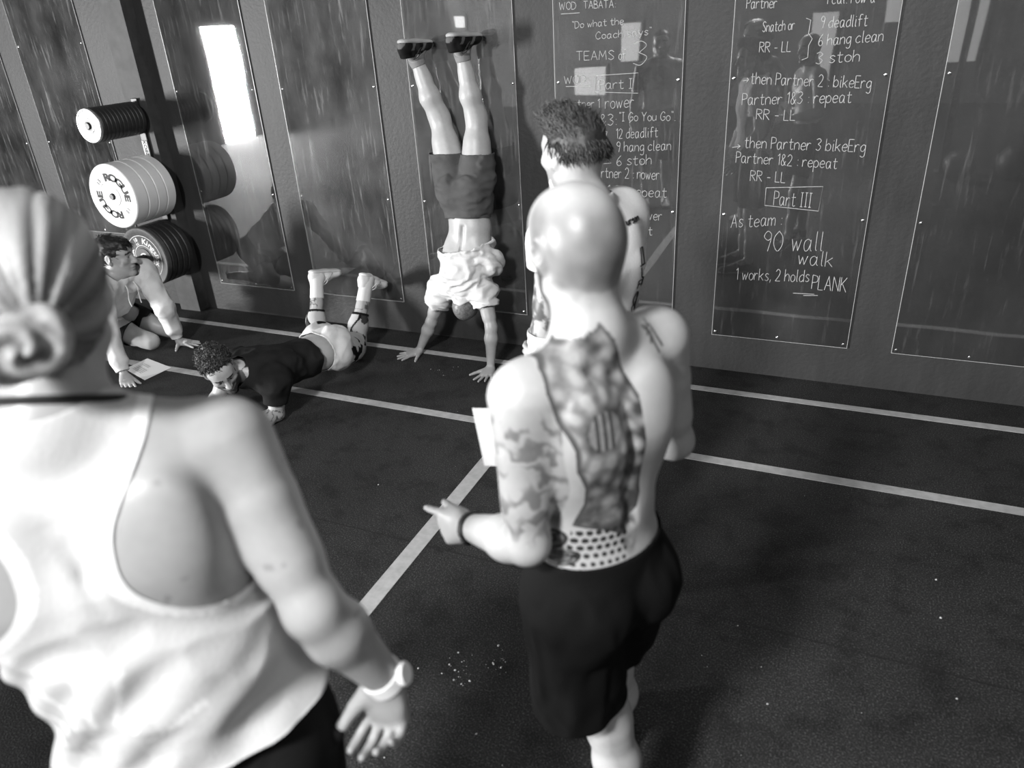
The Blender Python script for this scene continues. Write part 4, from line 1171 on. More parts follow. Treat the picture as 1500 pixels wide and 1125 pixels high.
# ---- man in a handstand, belly towards the wall
def handstand_man():
    p = Person('man upside down in a handstand against the wall, white t-shirt slipping towards his head', (-2.15, 3.8, 0))
    L = V3(1, 0.0, 0); S = 0.93
    pel, wai, che, nec = V3(-2.092, 4.0, 1.055), V3(-2.062, 3.965, 0.86), V3(-2.075, 3.93, 0.68), V3(-2.09, 3.89, 0.52)
    shL, shR = V3(-1.955, 3.865, 0.485), V3(-2.262, 3.90, 0.48)
    p.torso(pel, wai, che, nec, nrm((1, -0.02, -0.08)), nrm((1, 0, 0.02)), S, 0.98, 0.0, 1.0, shL, shR)
    p.face = {}
    p.head(V3(-2.073, 3.845, 0.410), (0.05, 0.9, -0.35), (0.02, -0.25, -1), 0.90, 0.055)
    f = p.f
    elL, wrL = V3(-1.888, 3.80, 0.285), V3(-1.893, 3.765, 0.045)
    elR, wrR = V3(-2.365, 3.885, 0.235), V3(-2.468, 3.885, 0.045)
    limb_arm(f, shL, elL, wrL, 0.93); limb_arm(f, shR, elR, wrR, 0.93)
    hand_prims(f, wrL - V3(0, 0, 0.022), (0.08, -1, -0.10), (0, 0, -1), 'L', 1.02, (-0.03, -0.03, -0.03, -0.03), 0.26, (0.95, 0.02), thumb_curl=0.1)
    hand_prims(f, wrR - V3(0, 0, 0.022), (-0.62, -0.78, -0.10), (0, 0, -1), 'R', 1.02, (-0.03, -0.03, -0.03, -0.03), 0.26, (0.95, 0.02), thumb_curl=0.1)
    hL, hR = V3(-2.015, 4.005, 1.13), V3(-2.172, 4.01, 1.13)
    kL, kR = V3(-2.020, 4.075, 1.475), V3(-2.270, 4.085, 1.475)
    aL, aR = V3(-2.068, 4.045, 1.825), V3(-2.368, 4.045, 1.805)
    bk = V3(0, -1, 0)
    limb_leg(f, hL, kL, aL, 1.06, bk); limb_leg(f, hR, kR, aR, 1.06, bk)
    foot_prims(f, aL, (-2.075, 3.915, 1.935), (0.27, 1, -0.05), (0.02, -0.05, -1), 0.26); foot_prims(f, aR, (-2.384, 3.915, 1.915), (0.2, 1, -0.05), (0.02, -0.05, -1), 0.26)
    def tn(V, N, t):
        l_, f_, u_ = head_local(V, p.hc, p.A, p.hs)
        m = (np.sqrt(l_ ** 2 + f_ ** 2 + u_ ** 2) < 0.15) & (u_ > -0.03) & (f_ < 0.07 + 0.3 * (u_ - 0.04))
        return np.where(m, t * 0.42 * (1 + 0.5 * fbm(V * 160, 2)), t)
    p.body(0.0055, tone=tn)
    # shorts
    g = Field()
    g.tube2(lerp(pel, wai, 0.62), pel + V3(0, 0, 0.02), 0.150, 0.118, 0.172, 0.125, L, 0.03, cap=0.4)
    for q in (-1, 1): g.ell(pel + V3(q * 0.068, -0.052, 0.035), (0.092, 0.092, 0.105), None, 0.045)
    for h_, k_ in ((hL, kL), (hR, kR)): g.rc(h_ + V3(0.018 if h_ is hL else -0.018, 0, 0.0), lerp(h_, k_, 0.62) + V3(0.008 if h_ is hL else -0.012, 0, 0), 0.100, 0.090, 0.012)
    garment('shorts', g, 0.006, [plane_cut(lerp(pel, wai, 0.52) + V3(0, -0.11, -0.015), nrm((0.06, -0.25, -1))), plane_cut(V3(-2.02, 4.0, 1.285), nrm((0, 0.04, 1)), kL, 0.30), plane_cut(V3(-2.2, 4.0, 1.285), nrm((0.0, 0.04, 1)), kR, 0.30)],
            M['cloth'], p.root, lambda V, N: 0.085 * (1 + 0.15 * fbm(V * 20, 2)), 0, folds_fn(0.012, 13, (0.8, 0.8, 1.5), 2.0), 0.003, 2, 0.002, p.grid)
    # t-shirt, slid down to the chest and hanging around the shoulders
    g = Field(); Lc = V3(1, 0, 0)
    g.tube2(V3(-2.062, 3.925, 0.80), che, 0.168, 0.135, 0.178, 0.138, Lc, 0.04, cap=0.3)
    g.tube2(che, V3(-2.083, 3.885, 0.50), 0.180, 0.135, 0.150, 0.112, Lc, 0.04, cap=0.7)
    for s_, e_ in ((shL, elL), (shR, elR)):
        g.rc(lerp(nec, s_, 0.5), s_, 0.085, 0.078, 0.05); g.rc(s_, lerp(s_, e_, 0.55), 0.078, 0.076, 0.04)
    g.ell(V3(-1.90, 3.92, 0.66), (0.05, 0.09, 0.075), None, 0.04)
    g.ell(V3(-2.08, 3.80, 0.60), (0.12, 0.05, 0.08), None, 0.05)
    def cuff(s_, e_, t): return plane_cut(lerp(s_, e_, t), nrm(e_ - s_), lerp(s_, e_, t + 0.30), 0.16)
    garment('t_shirt', g, 0.006, [plane_cut(V3(-2.06, 3.9, 0.765), nrm((-0.20, -0.1, 1))), cuff(shL, elL, 0.42), cuff(shR, elR, 0.50), plane_cut(V3(-2.085, 3.88, 0.425), (0, -0.25, -1), V3(-2.08, 3.84, 0.345), 0.135)],
            M['cloth'], p.root, 0.62, 0, lambda V: folds_fn(0.024, 11, (0.8, 0.9, 1.9), 5.0)(V + 0.04 * np.sin(V[:, [2, 0, 1]] * 16)), 0.003, 1, 0.004, p.grid)
    # hem folded over into a thick roll
    for a, hl, nm in ((aL, V3(-2.075, 3.912, 1.935), 'L'), (aR, V3(-2.384, 3.912, 1.915), 'R')):
        s = Field(); k_ = kL if nm == 'L' else kR
        s.rc(lerp(a, k_, 0.22), a, 0.041, 0.041, 0.01); s.rc(a, a + V3(0.01, 0.03, 0.05), 0.041, 0.04, 0.02)
        garment('sock', s, 0.0055, [plane_cut(lerp(a, k_, 0.115), k_ - a)], M['cloth'], p.root, 0.24, 0, None, 0.002, 1)
        def tu(V, x, h):
            n = fbm(V * 30, 2)
            return np.where((np.sin(x * 20 + h * 60) > 0.6) & (h > 0.02) & (h < 0.06), 0.12, 0.012) + 0.01 * n
        shoe(p.root, hl, (0.27 if nm == 'L' else 0.2, 1, -0.05), (0.02, -0.05, -1), M['cloth'], tu, lambda: 0.5, 0.245, None, 0.0055) if False else shoe(p.root, hl, (0.27 if nm == 'L' else 0.2, 1, -0.05), (0.02, -0.05, -1), M['cloth'], tu, 0.40, 0.262, M['ink'], 0.0055)
    return p

# ---- man lying in a plank with his feet up on the wall
def plank_man():
    p = Person('curly-haired man lying on his forearms in a black t-shirt, white shoes up against the wall', (-2.95, 3.2, 0))
    L = nrm((0.93, -0.26, 0.05)); S = 0.95
    pel, wai, che, nec = V3(-2.845, 3.375, 0.205), V3(-2.875, 3.18, 0.215), V3(-2.925, 2.97, 0.235), V3(-2.968, 2.80, 0.290)
    shL, shR = V3(-2.775, 2.83, 0.255), V3(-3.155, 2.945, 0.265)
    p.torso(pel, wai, che, nec, nrm((0.97, -0.2, 0)), L, S, 0.98, 0.0, 1.0, shL, shR)
    p.face = dict(beard=0.9, brow=0.03)
    p.head(V3(-3.000, 2.675, 0.355), (0.80, -0.47, -0.50), (0.20, -0.42, 0.70), 1.0, 0.055)
    f = p.f
    elL, wrL = V3(-2.795, 2.81, 0.045), V3(-2.86, 2.60, 0.045)
    elR, wrR = V3(-3.290, 2.85, 0.045), V3(-3.17, 2.62, 0.045)
    limb_arm(f, shL, elL, wrL, 1.0); limb_arm(f, shR, elR, wrR, 1.0)
    hand_prims(f, wrL - Z * 0.01, (-0.35, -0.95, -0.05), (0, 0, -1), 'L', 1, (0.35, 0.4, 0.4, 0.4), 0.1, (0.7, 0.1))
    hand_prims(f, wrR - Z * 0.01, (0.35, -0.95, -0.05), (0, 0, -1), 'R', 1, (0.35, 0.4, 0.4, 0.4), 0.1, (0.7, 0.1))
    hL, hR = V3(-2.765, 3.375, 0.185), V3(-2.930, 3.415, 0.185)
    kL, kR = V3(-2.862, 3.70, 0.068), V3(-3.175, 3.70, 0.068)
    aL, aR = V3(-2.862, 3.925, 0.445), V3(-3.235, 3.88, 0.445)
    for h_, k_, a_ in ((hL, kL, aL), (hR, kR, aR)):
        limb_leg(f, h_, k_, a_, 0.93, V3(0, -1, 0))
    foot_prims(f, aL, (-2.872, 3.905, 0.530), (0.10, 0.82, -0.50), (0, -0.40, -0.86), 0.265); foot_prims(f, aR, (-3.258, 3.855, 0.528), (0.20, 0.92, -0.22), (0, -0.30, -0.9), 0.265)
    def tn(V, N, t):
        def shin(k, a):
            ax = nrm(a - k); q = V - k; al = q @ ax / np.linalg.norm(a - k); r = np.linalg.norm(q - np.outer(q @ ax, ax), axis=1); return al, r
        for k, a in ((kL, aL), (kR, aR)):
            al, r = shin(k, a); m = (r < 0.09) & (V[:, 2] > 0.05)
            n = fbm(V * 24 + 5, 3)
            t = np.where(m & (al > 0.48) & (al < 0.72) & (np.abs(n) < 0.10), 0.10, t)
        ax = nrm(wrL - elL); q = V - elL; al = q @ ax; r = np.linalg.norm(q - np.outer(al, ax), axis=1)
        n = fbm(V * 40, 3)
        t = np.where((r < 0.06) & (al > -0.03) & (al < 0.09) & (np.abs(n) < 0.14), 0.10, t)
        return t
    tn0 = tn
    def tn(V, N, t):
        t = tn0(V, N, t); l_, f_, u_ = head_local(V, p.hc, p.A, p.hs)
        return np.where((np.sqrt(l_ ** 2 + f_ ** 2 + u_ ** 2) < 0.16) & (u_ > -0.085) & (f_ < 0.035) & ~((np.abs(l_) > 0.07) & (np.abs(u_) < 0.035) & (f_ > -0.035)), 0.03, t)
    p.body(0.0055, tone=tn)
    # knee sleeves: pale, dark bordered, dark printed on the sides
    for k, a, h_, s_ in ((kL, aL, hL, 1), (kR, aR, hR, -1)):
        g = Field(); g.rc(lerp(k, h_, 0.25), k, 0.068, 0.060, 0.03); g.rc(k, lerp(k, a, 0.12), 0.060, 0.058, 0.03); ba = V3(0, -1, 0)
        g.rc(lerp(k, a, 0.10) + ba * 0.008, lerp(k, a, 0.36) + ba * 0.015, 0.0525, 0.0575, 0.03); g.rc(lerp(k, a, 0.36) + ba * 0.014, lerp(k, a, 0.70), 0.057, 0.045, 0.03)
        ax = nrm(a - k); ln = np.linalg.norm(a - k)
        def tone(V, N, k=k, ax=ax, ln=ln, s_=s_):
            al = (V - k) @ ax / ln; x = V[:, 0] - (k[0] + ax[0] * al * ln)
            y = V[:, 1] - (k[1] + ax[1] * al * ln)
            n = fbm(V * 28 + 2, 2)
            side = x * s_ * (1 if s_ > 0 else 1)
            t = np.full(len(V), 0.50)
            edge = 0.012 + 0.02 * np.cos(al * 14)
            pr = side > edge
            t = np.where(pr, np.where(n > 0.02, 0.05, 0.42), t)
            t = np.where(np.abs(side - edge) < 0.0065, 0.012, t)
            t = np.where((al > 0.495), 0.012, t)
            return t
        garment('knee_sleeve', g, 0.0055, [plane_cut(lerp(k, a, 0.53), nrm(a - k)), plane_cut(lerp(k, h_, 0.25), nrm(h_ - k))], M['cloth'], p.root, tone, 0.002, None, 0.0025, 1)
    # shorts with dark patches
    g = Field()
    g.tube2(lerp(pel, wai, 0.35), pel, 0.155, 0.118, 0.170, 0.125, L, 0.03, cap=0.4)
    Fd = V3(0, 0, -1)
    for q, h_ in ((1, hL), (-1, hR)): g.ell(pel + L * q * 0.070 + V3(0, 0.04, 0.055), (0.088, 0.105, 0.085), (L, nrm((0.26, 0.93, 0)), Z), 0.045)
    for h_, k_ in ((hL, kL), (hR, kR)): g.rc(h_, lerp(h_, k_, 0.80) + Z * 0.012, 0.106, 0.095, 0.03)
    def tone(V, N):
        n = fbm((V - pel) * V3(8, 7, 7) + 1.7, 2)
        d1 = np.linalg.norm((V - (pel + V3(0.04, 0.17, 0.06))) * V3(1, 0.8, 1), axis=1); d2 = np.linalg.norm((V - (pel + V3(-0.10, 0.10, 0.10))) * V3(0.7, 1.2, 1), axis=1)
        n2 = fbm(V * 16 + 4, 2); blot = ((n2 > 0.10) & (V[:, 0] - pel[0] > 0.07) & (V[:, 1] > pel[1] + 0.02) & (V[:, 2] < 0.24)) | (d2 + 0.03 * n2 < 0.050)
        return np.where(blot, 0.012, 0.66)
    garment('shorts', g, 0.0055, [plane_cut(lerp(pel, wai, 0.38), nrm(wai - pel + V3(0, 0, 0.02))), plane_cut(lerp(hL, kL, 0.88), nrm(kL - hL), kL, 0.2), plane_cut(lerp(hR, kR, 0.88), nrm(kR - hR), kR, 0.2), lambda V: 0.004 - V[:, 2]],
            M['cloth'], p.root, tone, 0, folds_fn(0.014, 12, (1.3, 0.8, 1), 8.0), 0.003, 2, 0.002, p.grid)
    # t-shirt
    g = Field(); torso_prims(g, pel, wai, che, nec, L, L, S * 1.07, 1.0)
    for q in (-1, 1): g.ell(che - p.Fc * 0.05 + p.Lc * q * 0.085, (0.08, 0.07, 0.13), (p.Lc, p.Fc, p.Uc), 0.04)
    for s_, e_ in ((shL, elL), (shR, elR)):
        g.rc(lerp(nec, s_, 0.1), s_, 0.07, 0.070, 0.05); g.rc(nec, nec + (nec - che) * 0.35, 0.068, 0.066, 0.03); g.rc(lerp(che, nec, 0.5), s_, 0.09, 0.075, 0.05); g.rc(s_, lerp(s_, e_, 0.85), 0.073, 0.062, 0.03)
    def cuff(s_, e_, t): return plane_cut(lerp(s_, e_, t), nrm(e_ - s_), lerp(s_, e_, t + 0.3), 0.13)
    garment('t_shirt', g, 0.0055, [plane_cut(lerp(pel, wai, 0.78), nrm(pel - wai)), cuff(shL, elL, 0.62), cuff(shR, elR, 0.62), plane_cut(nec + (nec - che) * 0.20, nrm(nec - che + V3(0, 0, 0.05)), nec + (nec - che) * 0.85, 0.17), lambda V: 0.004 - V[:, 2]],
            M['cloth'], p.root, lambda V, N: 0.018 * (1 + 0.3 * fbm(V * 15, 2)), 0.004, folds_fn(0.009, 11, (1, 1, 1), 3.0), 0.003, 1, 0, p.grid)
    # curly hair on top, cropped sides
    P, A = p.P, p.A; hf = Field()
    hf.ell(P(0, -0.038, 0.058), (0.084, 0.094, 0.074), A, 0.02); hf.ell(P(0, 0.022, 0.092), (0.058, 0.042, 0.034), A, 0.03); hf.ell(P(0, -0.07, 0.02), (0.074, 0.055, 0.085), A, 0.03)
    def flow(v, n, r):
        return nrm(n * 0.5 + r.normal(0, 0.8, 3))
    def disp(V, N): return 0.012 * fbm(V * 50, 2) + 0.006 * vnoise(V * 110)
    hair_mesh('hair', p.root, P, A, hf, 0.005, None, lambda V, N: 0.020 * (1 + 0.5 * fbm(V * 70, 2)), disp, (2600, 0.016, 0.0021, flow, 0.05, 0.0085))
    # white socks and shoes
    for k, a, hd, d, up in ((kL, aL, V3(-2.872, 3.905, 0.530), (0.10, 0.82, -0.50), (0, -0.40, -0.86)), (kR, aR, V3(-3.258, 3.855, 0.528), (0.20, 0.92, -0.22), (0, -0.30, -0.9))):
        s = Field(); s.rc(lerp(a, k, 0.42), a, 0.047, 0.041, 0.01); s.rc(a, a + V3(0.0, 0.03, 0.02), 0.041, 0.04, 0.02)
        garment('sock', s, 0.0055, [plane_cut(lerp(a, k, 0.28), k - a)], M['cloth'], p.root, 0.68, 0, None, 0.002, 1)
        def tu(V, x, h): return np.where((np.abs(np.sin(x * 9 + h * 30)) < 0.12) & (h > 0.02) & (h < 0.07) & (x < 0.75), 0.25, 0.72)
        shoe(p.root, hd, d, up, M['cloth'], tu, 0.62, 0.265, M['paper'], 0.005)
    return p

# ---- young man kneeling on hands and knee at the left
def kneeling_man():
    p = Person('dark-haired man in a pale hoodie kneeling on the floor with both hands down', (-4.5, 3.3, 0))
    L = V3(0, 1, 0); S = 0.95
    pel, wai, che, nec = V3(-4.80, 3.34, 0.26), V3(-4.68, 3.32, 0.37), V3(-4.52, 3.295, 0.475), V3(-4.405, 3.29, 0.575)
    shL, shR = V3(-4.36, 3.455, 0.555), V3(-4.38, 3.115, 0.545)
    p.torso(pel, wai, che, nec, L, L, S, 0.98, 0, 1.0, shL, shR)
    p.face = dict(brow=0.03, beard=0.0)
    p.head(V3(-4.392, 3.308, 0.712), (0.88, 0.44, -0.13), (0.08, 0, 1), 1.10, 0.058)
    f = p.f
    elL, wrL = V3(-4.235, 3.44, 0.315), V3(-4.268, 3.505, 0.055)
    elR, wrR = V3(-4.265, 2.995, 0.30), V3(-4.155, 2.935, 0.055)
    limb_arm(f, shL, elL, wrL, 0.95); limb_arm(f, shR, elR, wrR, 0.95)
    hand_prims(f, wrL - Z * 0.022, (0.95, 0.12, -0.12), (0, 0, -1), 'L', 1.05, (0.0, -0.03, -0.03, 0.0), 0.2, (1.1, 0.03), thumb_curl=0.05)
    hand_prims(f, wrR - Z * 0.018, (0.80, -0.55, -0.22), (0, 0, -1), 'R', 1.05, (0.1, 0.35, 0.6, 0.8), 0.12, (0.5, 0.05), thumb_curl=0.1)
    hL, hR = V3(-4.79, 3.43, 0.25), V3(-4.78, 3.26, 0.25)
    kL, kR = V3(-4.45, 3.60, 0.066), V3(-4.385, 3.375, 0.068)
    aL, aR = V3(-4.84, 3.58, 0.06), V3(-4.80, 3.36, 0.06)
    for h_, k_, a_ in ((hL, kL, aL), (hR, kR, aR)):
        limb_leg(f, h_, k_, a_, 0.96, V3(0, 0, 1)); f.rc(a_, a_ + V3(-0.12, 0, -0.01), 0.034, 0.028, 0.02)
    p.body(0.0055)
    g = Field(); g.tube2(lerp(pel, wai, 0.5), pel, 0.158, 0.12, 0.172, 0.128, L, 0.03, cap=0.4)
    for q in (-1, 1): g.ell(pel + V3(-0.05, q * 0.07, -0.01), (0.09, 0.09, 0.1), None, 0.04)
    for h_, k_ in ((hL, kL), (hR, kR)): g.rc(h_, lerp(h_, k_, 0.75), 0.108, 0.090, 0.03)
    garment('shorts', g, 0.006, [plane_cut(lerp(hL, kL, 0.66), nrm(kL - hL), kL, 0.22), plane_cut(lerp(hR, kR, 0.66), nrm(kR - hR), kR, 0.22), plane_cut(lerp(pel, wai, 0.6), nrm(wai - pel), wai, 0.25)], M['cloth'], p.root, 0.012, 0, folds_fn(0.006, 14), 0.003, 2, 0, p.grid)
    g = Field(); torso_prims(g, lerp(pel, wai, 0.3), wai, che, nec, L, L, S * 1.16, 1.02)
    for s_, e_, w_ in ((shL, elL, wrL), (shR, elR, wrR)):
        g.rc(lerp(nec, s_, 0.2), s_, 0.08, 0.078, 0.05); g.rc(lerp(che, nec, 0.4), s_, 0.1, 0.085, 0.05)
        g.rc(s_, e_, 0.078, 0.062, 0.03); g.rc(e_, lerp(e_, w_, 0.72), 0.062, 0.050, 0.03); g.rc(lerp(e_, w_, 0.72), lerp(e_, w_, 0.86), 0.050, 0.036, 0.012); g.rc(lerp(e_, w_, 0.84), lerp(e_, w_, 1.0), 0.037, 0.036, 0.008)
    # belly of the hoodie hanging down
    g.ell(lerp(wai, che, 0.5) + V3(0.03, 0, -0.065), (0.12, 0.14, 0.09), None, 0.06)
    # hood lying behind the neck
    g.ell(nec + V3(-0.085, 0, 0.03), (0.085, 0.115, 0.06), (nrm((0.8, 0, 0.5)), L, nrm((-0.5, 0, 0.8))), 0.03); g.rc(nec + V3(-0.02, 0.085, 0.040), nec + V3(0.075, 0.025, -0.005), 0.034, 0.026, 0.010); g.rc(nec + V3(-0.02, -0.085, 0.040), nec + V3(0.075, -0.025, -0.005), 0.034, 0.026, 0.010)
    def cuffp(e_, w_): return plane_cut(lerp(e_, w_, 0.95), nrm(w_ - e_), w_, 0.09)
    def tone(V, N):
        t = np.full(len(V), 0.70) * (1 + 0.08 * fbm(V * 18, 2))
        return t
    garment('hoodie', g, 0.006, [cuffp(elL, wrL), cuffp(elR, wrR), plane_cut(lerp(pel, wai, 0.70), nrm(pel - wai), pel, 0.3), plane_cut(nec + V3(0.03, 0, 0.030), nrm((0.42, 0, 1)), nec + V3(0.075, 0, 0.10), 0.13)], M['cloth'], p.root, tone, 0, folds_fn(0.010, 13, (1, 1, 0.8), 4.0), 0.003, 2, 0, p.grid)
    mb = MB()
    for q in (-1, 1):
        a = nec + V3(0.075, q * 0.03, -0.02)
        mb2 = MB(); mb2.tube(catmull([a, a + V3(0.03, q * 0.008, -0.05), a + V3(0.02, q * 0.012, -0.12), a + V3(0.025, q * 0.01, -0.17)], 5), 0.0035, 6)
        d = mb2.build('drawstring', M['paper'], None, True); d.parent = p.root; d.data.transform(Matrix.Translation(-Vector(p.root.location)))
    P, A = p.P, p.A; hf = Field()
    hf.ell(P(0, -0.020, 0.045), np.array((0.084, 0.103, 0.088)) * 1.10, A, 0.02); hf.ell(P(0, 0.040, 0.085), (0.068, 0.046, 0.030), A, 0.03); hf.ell(P(0, -0.06, -0.005), (0.078, 0.058, 0.070), A, 0.03)
    hf.rc(P(-0.045, 0.074, 0.068), P(0.045, 0.080, 0.060), 0.014, 0.011, 0.015)
    def hcut(V):
        l, ff, u = head_local(V, p.hc, p.A, 1.10)
        return np.maximum(np.maximum(0.0 - u + (ff - 0.0) * 1.1 - 0.03, -0.075 - u), np.minimum(0.057 - u + 0 * ff, ff - 0.045))
    def flow(v, n, r):
        dd = p.A[1] * 0.9 - p.A[2] * 0.35 + r.normal(0, 0.25, 3); return nrm(dd - n * (dd @ n) + n * 0.25)
    hair_mesh('hair', p.root, P, A, hf, 0.005, [hcut], lambda V, N: 0.016 * (1 + 0.5 * fbm(V * 60, 2)), lambda V, N: 0.004 * fbm(V * 40, 2), (900, 0.032, 0.0035, flow, 0.02))
    for a, k in ((aL, kL), (aR, kR)):
        shoe(p.root, a + V3(-0.03, 0, 0.09), (-0.45, 0, -0.9) if False else (-0.55, 0, -0.83), (0.83, 0, -0.55), M['cloth'], 0.05, 0.4, 0.2, None, 0.007) if False else None
    return p

# ---- standing man in the white t-shirt behind the bald man
def reading_man():
    p = Person('standing man in a white t-shirt with tousled dark hair reading the wall', (-0.74, 2.15, 0))
    Ft = nrm((-0.945, 0.325, 0)); L = nrm((-0.325, -0.945, 0))
    pel, wai, che, nec = V3(-0.705, 2.15, 0.94), V3(-0.705, 2.15, 1.11), V3(-0.708, 2.15, 1.28), V3(-0.712, 2.150, 1.455)
    shL, shR = nec + L * 0.143 + V3(0, 0, -0.062), nec - L * 0.175 + V3(0, 0, -0.058)
    p.torso(pel, wai, che, nec, L, L, 1.0, 0.98, 0, 1.0, shL, shR)
    p.face = dict(brow=0.04, beard=0.25)
    p.head(V3(-0.768, 2.175, 1.615), (-0.86, 0.50, -0.06), (-0.03, 0.02, 1), 0.98, 0.060)
    f = p.f
    elL, wrL = V3(-0.800, 1.975, 1.11), V3(-0.86, 2.14, 0.93); elR, wrR = V3(-0.640, 2.345, 1.11), V3(-0.76, 2.42, 0.93)
    limb_arm(f, shL, elL, wrL, 1.05); limb_arm(f, shR, elR, wrR, 1.05)
    hand_prims(f, wrL, (-0.9, 0.35, -0.1), -L, 'L', 1, (0.5, 0.55, 0.6, 0.65)); hand_prims(f, wrR, (-0.5, 0.5, -0.7), L, 'R', 1, (0.3, 0.35, 0.4, 0.45))
    hL, hR = pel + L * 0.09 - Z * 0.03, pel - L * 0.09 - Z * 0.03
    kL, kR = V3(-0.735, 2.06, 0.48), V3(-0.67, 2.25, 0.48); aL, aR = V3(-0.73, 2.05, 0.09), V3(-0.65, 2.27, 0.09)
    for h_, k_, a_ in ((hL, kL, aL), (hR, kR, aR)):
        limb_leg(f, h_, k_, a_, 0.97, -Ft); f.rc(a_, a_ + Ft * 0.16 - Z * 0.055, 0.036, 0.03, 0.02)
    def tn(V, N, t):
        ax = nrm(elL - shL); q = V - shL; al = q @ ax; r = np.linalg.norm(q - np.outer(al, ax), axis=1)
        n = fbm(V * 34, 3)
        return np.where((r < 0.075) & (al > 0.10) & (al < 0.33) & (n > 0.0) & ((V - nec) @ L > 0.12), 0.10 + 0.1 * (n < 0.2), t)
    p.body(0.006, tone=tn)
    g = Field(); torso_prims(g, pel - Z * 0.04, wai, che, nec, L, L, 1.07, 1.0)
    for q in (-1, 1): g.ell(che - Ft * 0.05 + L * q * 0.09, (0.08, 0.07, 0.13), (L, Ft, Z), 0.04)
    for s_, e_ in ((shL, elL), (shR, elR)):
        g.rc(lerp(nec, s_, 0.1) - Z * 0.01, s_, 0.068, 0.070, 0.05); g.rc(lerp(che, nec, 0.5), s_, 0.09, 0.078, 0.05); g.rc(s_, lerp(s_, e_, 0.8), 0.076, 0.068, 0.03)
    def cuff(s_, e_, t): return plane_cut(lerp(s_, e_, t), nrm(e_ - s_), lerp(s_, e_, t + 0.3), 0.13)
    ts = garment('t_shirt', g, 0.006, [plane_cut(pel - Z * 0.10, -Z), cuff(shL, elL, 0.30), cuff(shR, elR, 0.58), plane_cut(nec + Z * 0.035, nrm(Z + 0.25 * Ft), nec + Z * 0.10, 0.11)], M['cloth'], p.root, 0.76, 0.004, folds_fn(0.006, 9, (1, 1, 0.6), 3.0), 0.003, 2, 0, p.grid)
    # print on the back, right side
    bm = MB(); R_ = -L
    def on_back(a, z):
        """point just off the back of the shirt"""
        o = V3(nec[0], nec[1], z) + R_ * a - Ft * 0.4
        dep, face = Vector(), None
        hit = BVH.ray_cast(Vector(o), Vector(Ft))
        h_ = hit[0]
        return (np.array(h_) - Ft * 0.0055) if h_ is not None else None
    from mathutils.bvhtree import BVHTree
    dg = bpy.context.evaluated_depsgraph_get(); bpy.context.view_layer.update()
    me = ts.data; off = np.array(p.root.location)
    BVH = BVHTree.FromPolygons([Vector(np.array(v.co) + off) for v in me.vertices], [list(q.vertices) for q in me.polygons])
    def stroke2(pts, r=0.0022):
        P_ = [on_back(*q) for q in pts]; P_ = [q for q in P_ if q is not None]
        if len(P_) > 1: bm.tube(P_, r, 5)
    def txt(s_, a0, z0, cap, wd):
        st, w_ = strokes(s_)
        for q in st: stroke2([(a0 + x[0] / w_ * wd, z0 + x[1] * cap) for x in q])
    txt('ursen', 0.052, 1.412, 0.020, 0.070)
    on0 = on_back
    def on_back(a, z): return on0(a - 0.034, z)
    stroke2([(0.125, 1.335), (0.140, 1.335)]); stroke2([(0.140, 1.335), (0.145, 1.285)]); stroke2([(0.125, 1.335), (0.118, 1.285)]); stroke2([(0.112, 1.282), (0.150, 1.280)], 0.003); stroke2([(0.118, 1.275), (0.128, 1.245), (0.142, 1.235)])
    txt('F I', 0.115, 1.205, 0.026, 0.045)
    stroke2([(0.13 + 0.022 * math.cos(t), 1.165 + 0.022 * math.sin(t)) for t in np.linspace(0, 6.28, 18)], 0.003)
    txt('OR', 0.10, 1.12, 0.03, 0.06)
    if bm.v:
        pr = bm.build('print', M['ink'], None, True); pr.parent = ts; pr.data.transform(Matrix.Translation(-Vector(p.root.location)))
    g = Field(); g.tube2(pel + Z * 0.06, pel - Z * 0.02, 0.152, 0.116, 0.168, 0.126, L, 0.03, cap=0.4)
    for h_, k_ in ((hL, kL), (hR, kR)): g.rc(h_ - Z * 0.02, lerp(h_, k_, 0.85), 0.112, 0.10, 0.04)
    garment('shorts', g, 0.007, [plane_cut(pel + Z * 0.08, Z), plane_cut(kL + Z * 0.07, -Z)], M['cloth'], p.root, 0.03, 0, folds_fn(0.005, 12), 0.003, 2)
    for a in (aL, aR): shoe(p.root, a - Ft * 0.055 - Z * 0.09, Ft, Z, M['cloth'], 0.1, 0.5, 0.29, M['ink'], 0.008)
    P, A = p.P, p.A; hf = Field()
    hf.ell(P(0, -0.018, 0.046), (0.080, 0.101, 0.084), A, 0.02); hf.ell(P(0, -0.072, 0.008), (0.066, 0.040, 0.060), A, 0.04); hf.ell(P(0, 0.05, 0.105), (0.066, 0.05, 0.035), A, 0.03)
    def hcut(V):
        l, ff, u = head_local(V, p.hc, p.A, 0.98)
        return np.maximum(np.maximum(0.005 - u + np.maximum(0, ff + 0.03) * 0.9, -0.058 - u), np.minimum(0.072 - u, ff - 0.06))
    def flow(v, n, r):
        dd = p.A[2] * 0.9 + p.A[1] * 0.5 + n * 0.5 + r.normal(0, 0.45, 3); return nrm(dd)
    def tone(V, N):
        l, ff, u = head_local(V, p.hc, p.A, 0.98); return 0.022 * (1 + 0.5 * fbm(V * 60, 2)) + 0.10 * sstep(0.035 - u, 0.0, 0.06) * (0.6 + 0.4 * fbm(V * 90, 2))
    def flow2(v, n, r):
        l = (v - p.hc) @ p.A[2]
        dd = (p.A[2] * 0.55 + p.A[1] * 0.6 + n * 0.35 + r.normal(0, 0.28, 3)) if l > 0.055 else (-p.A[2] * 0.8 - p.A[1] * 0.3 + n * 0.42 + r.normal(0, 0.2, 3)) * 1.0
        return nrm(dd)
    hair_mesh('hair', p.root, P, A, hf, 0.005, [hcut], tone, lambda V, N: 0.004 * fbm(V * 35, 2), (2600, 0.034, 0.0020, flow2, 0.05))
    return p

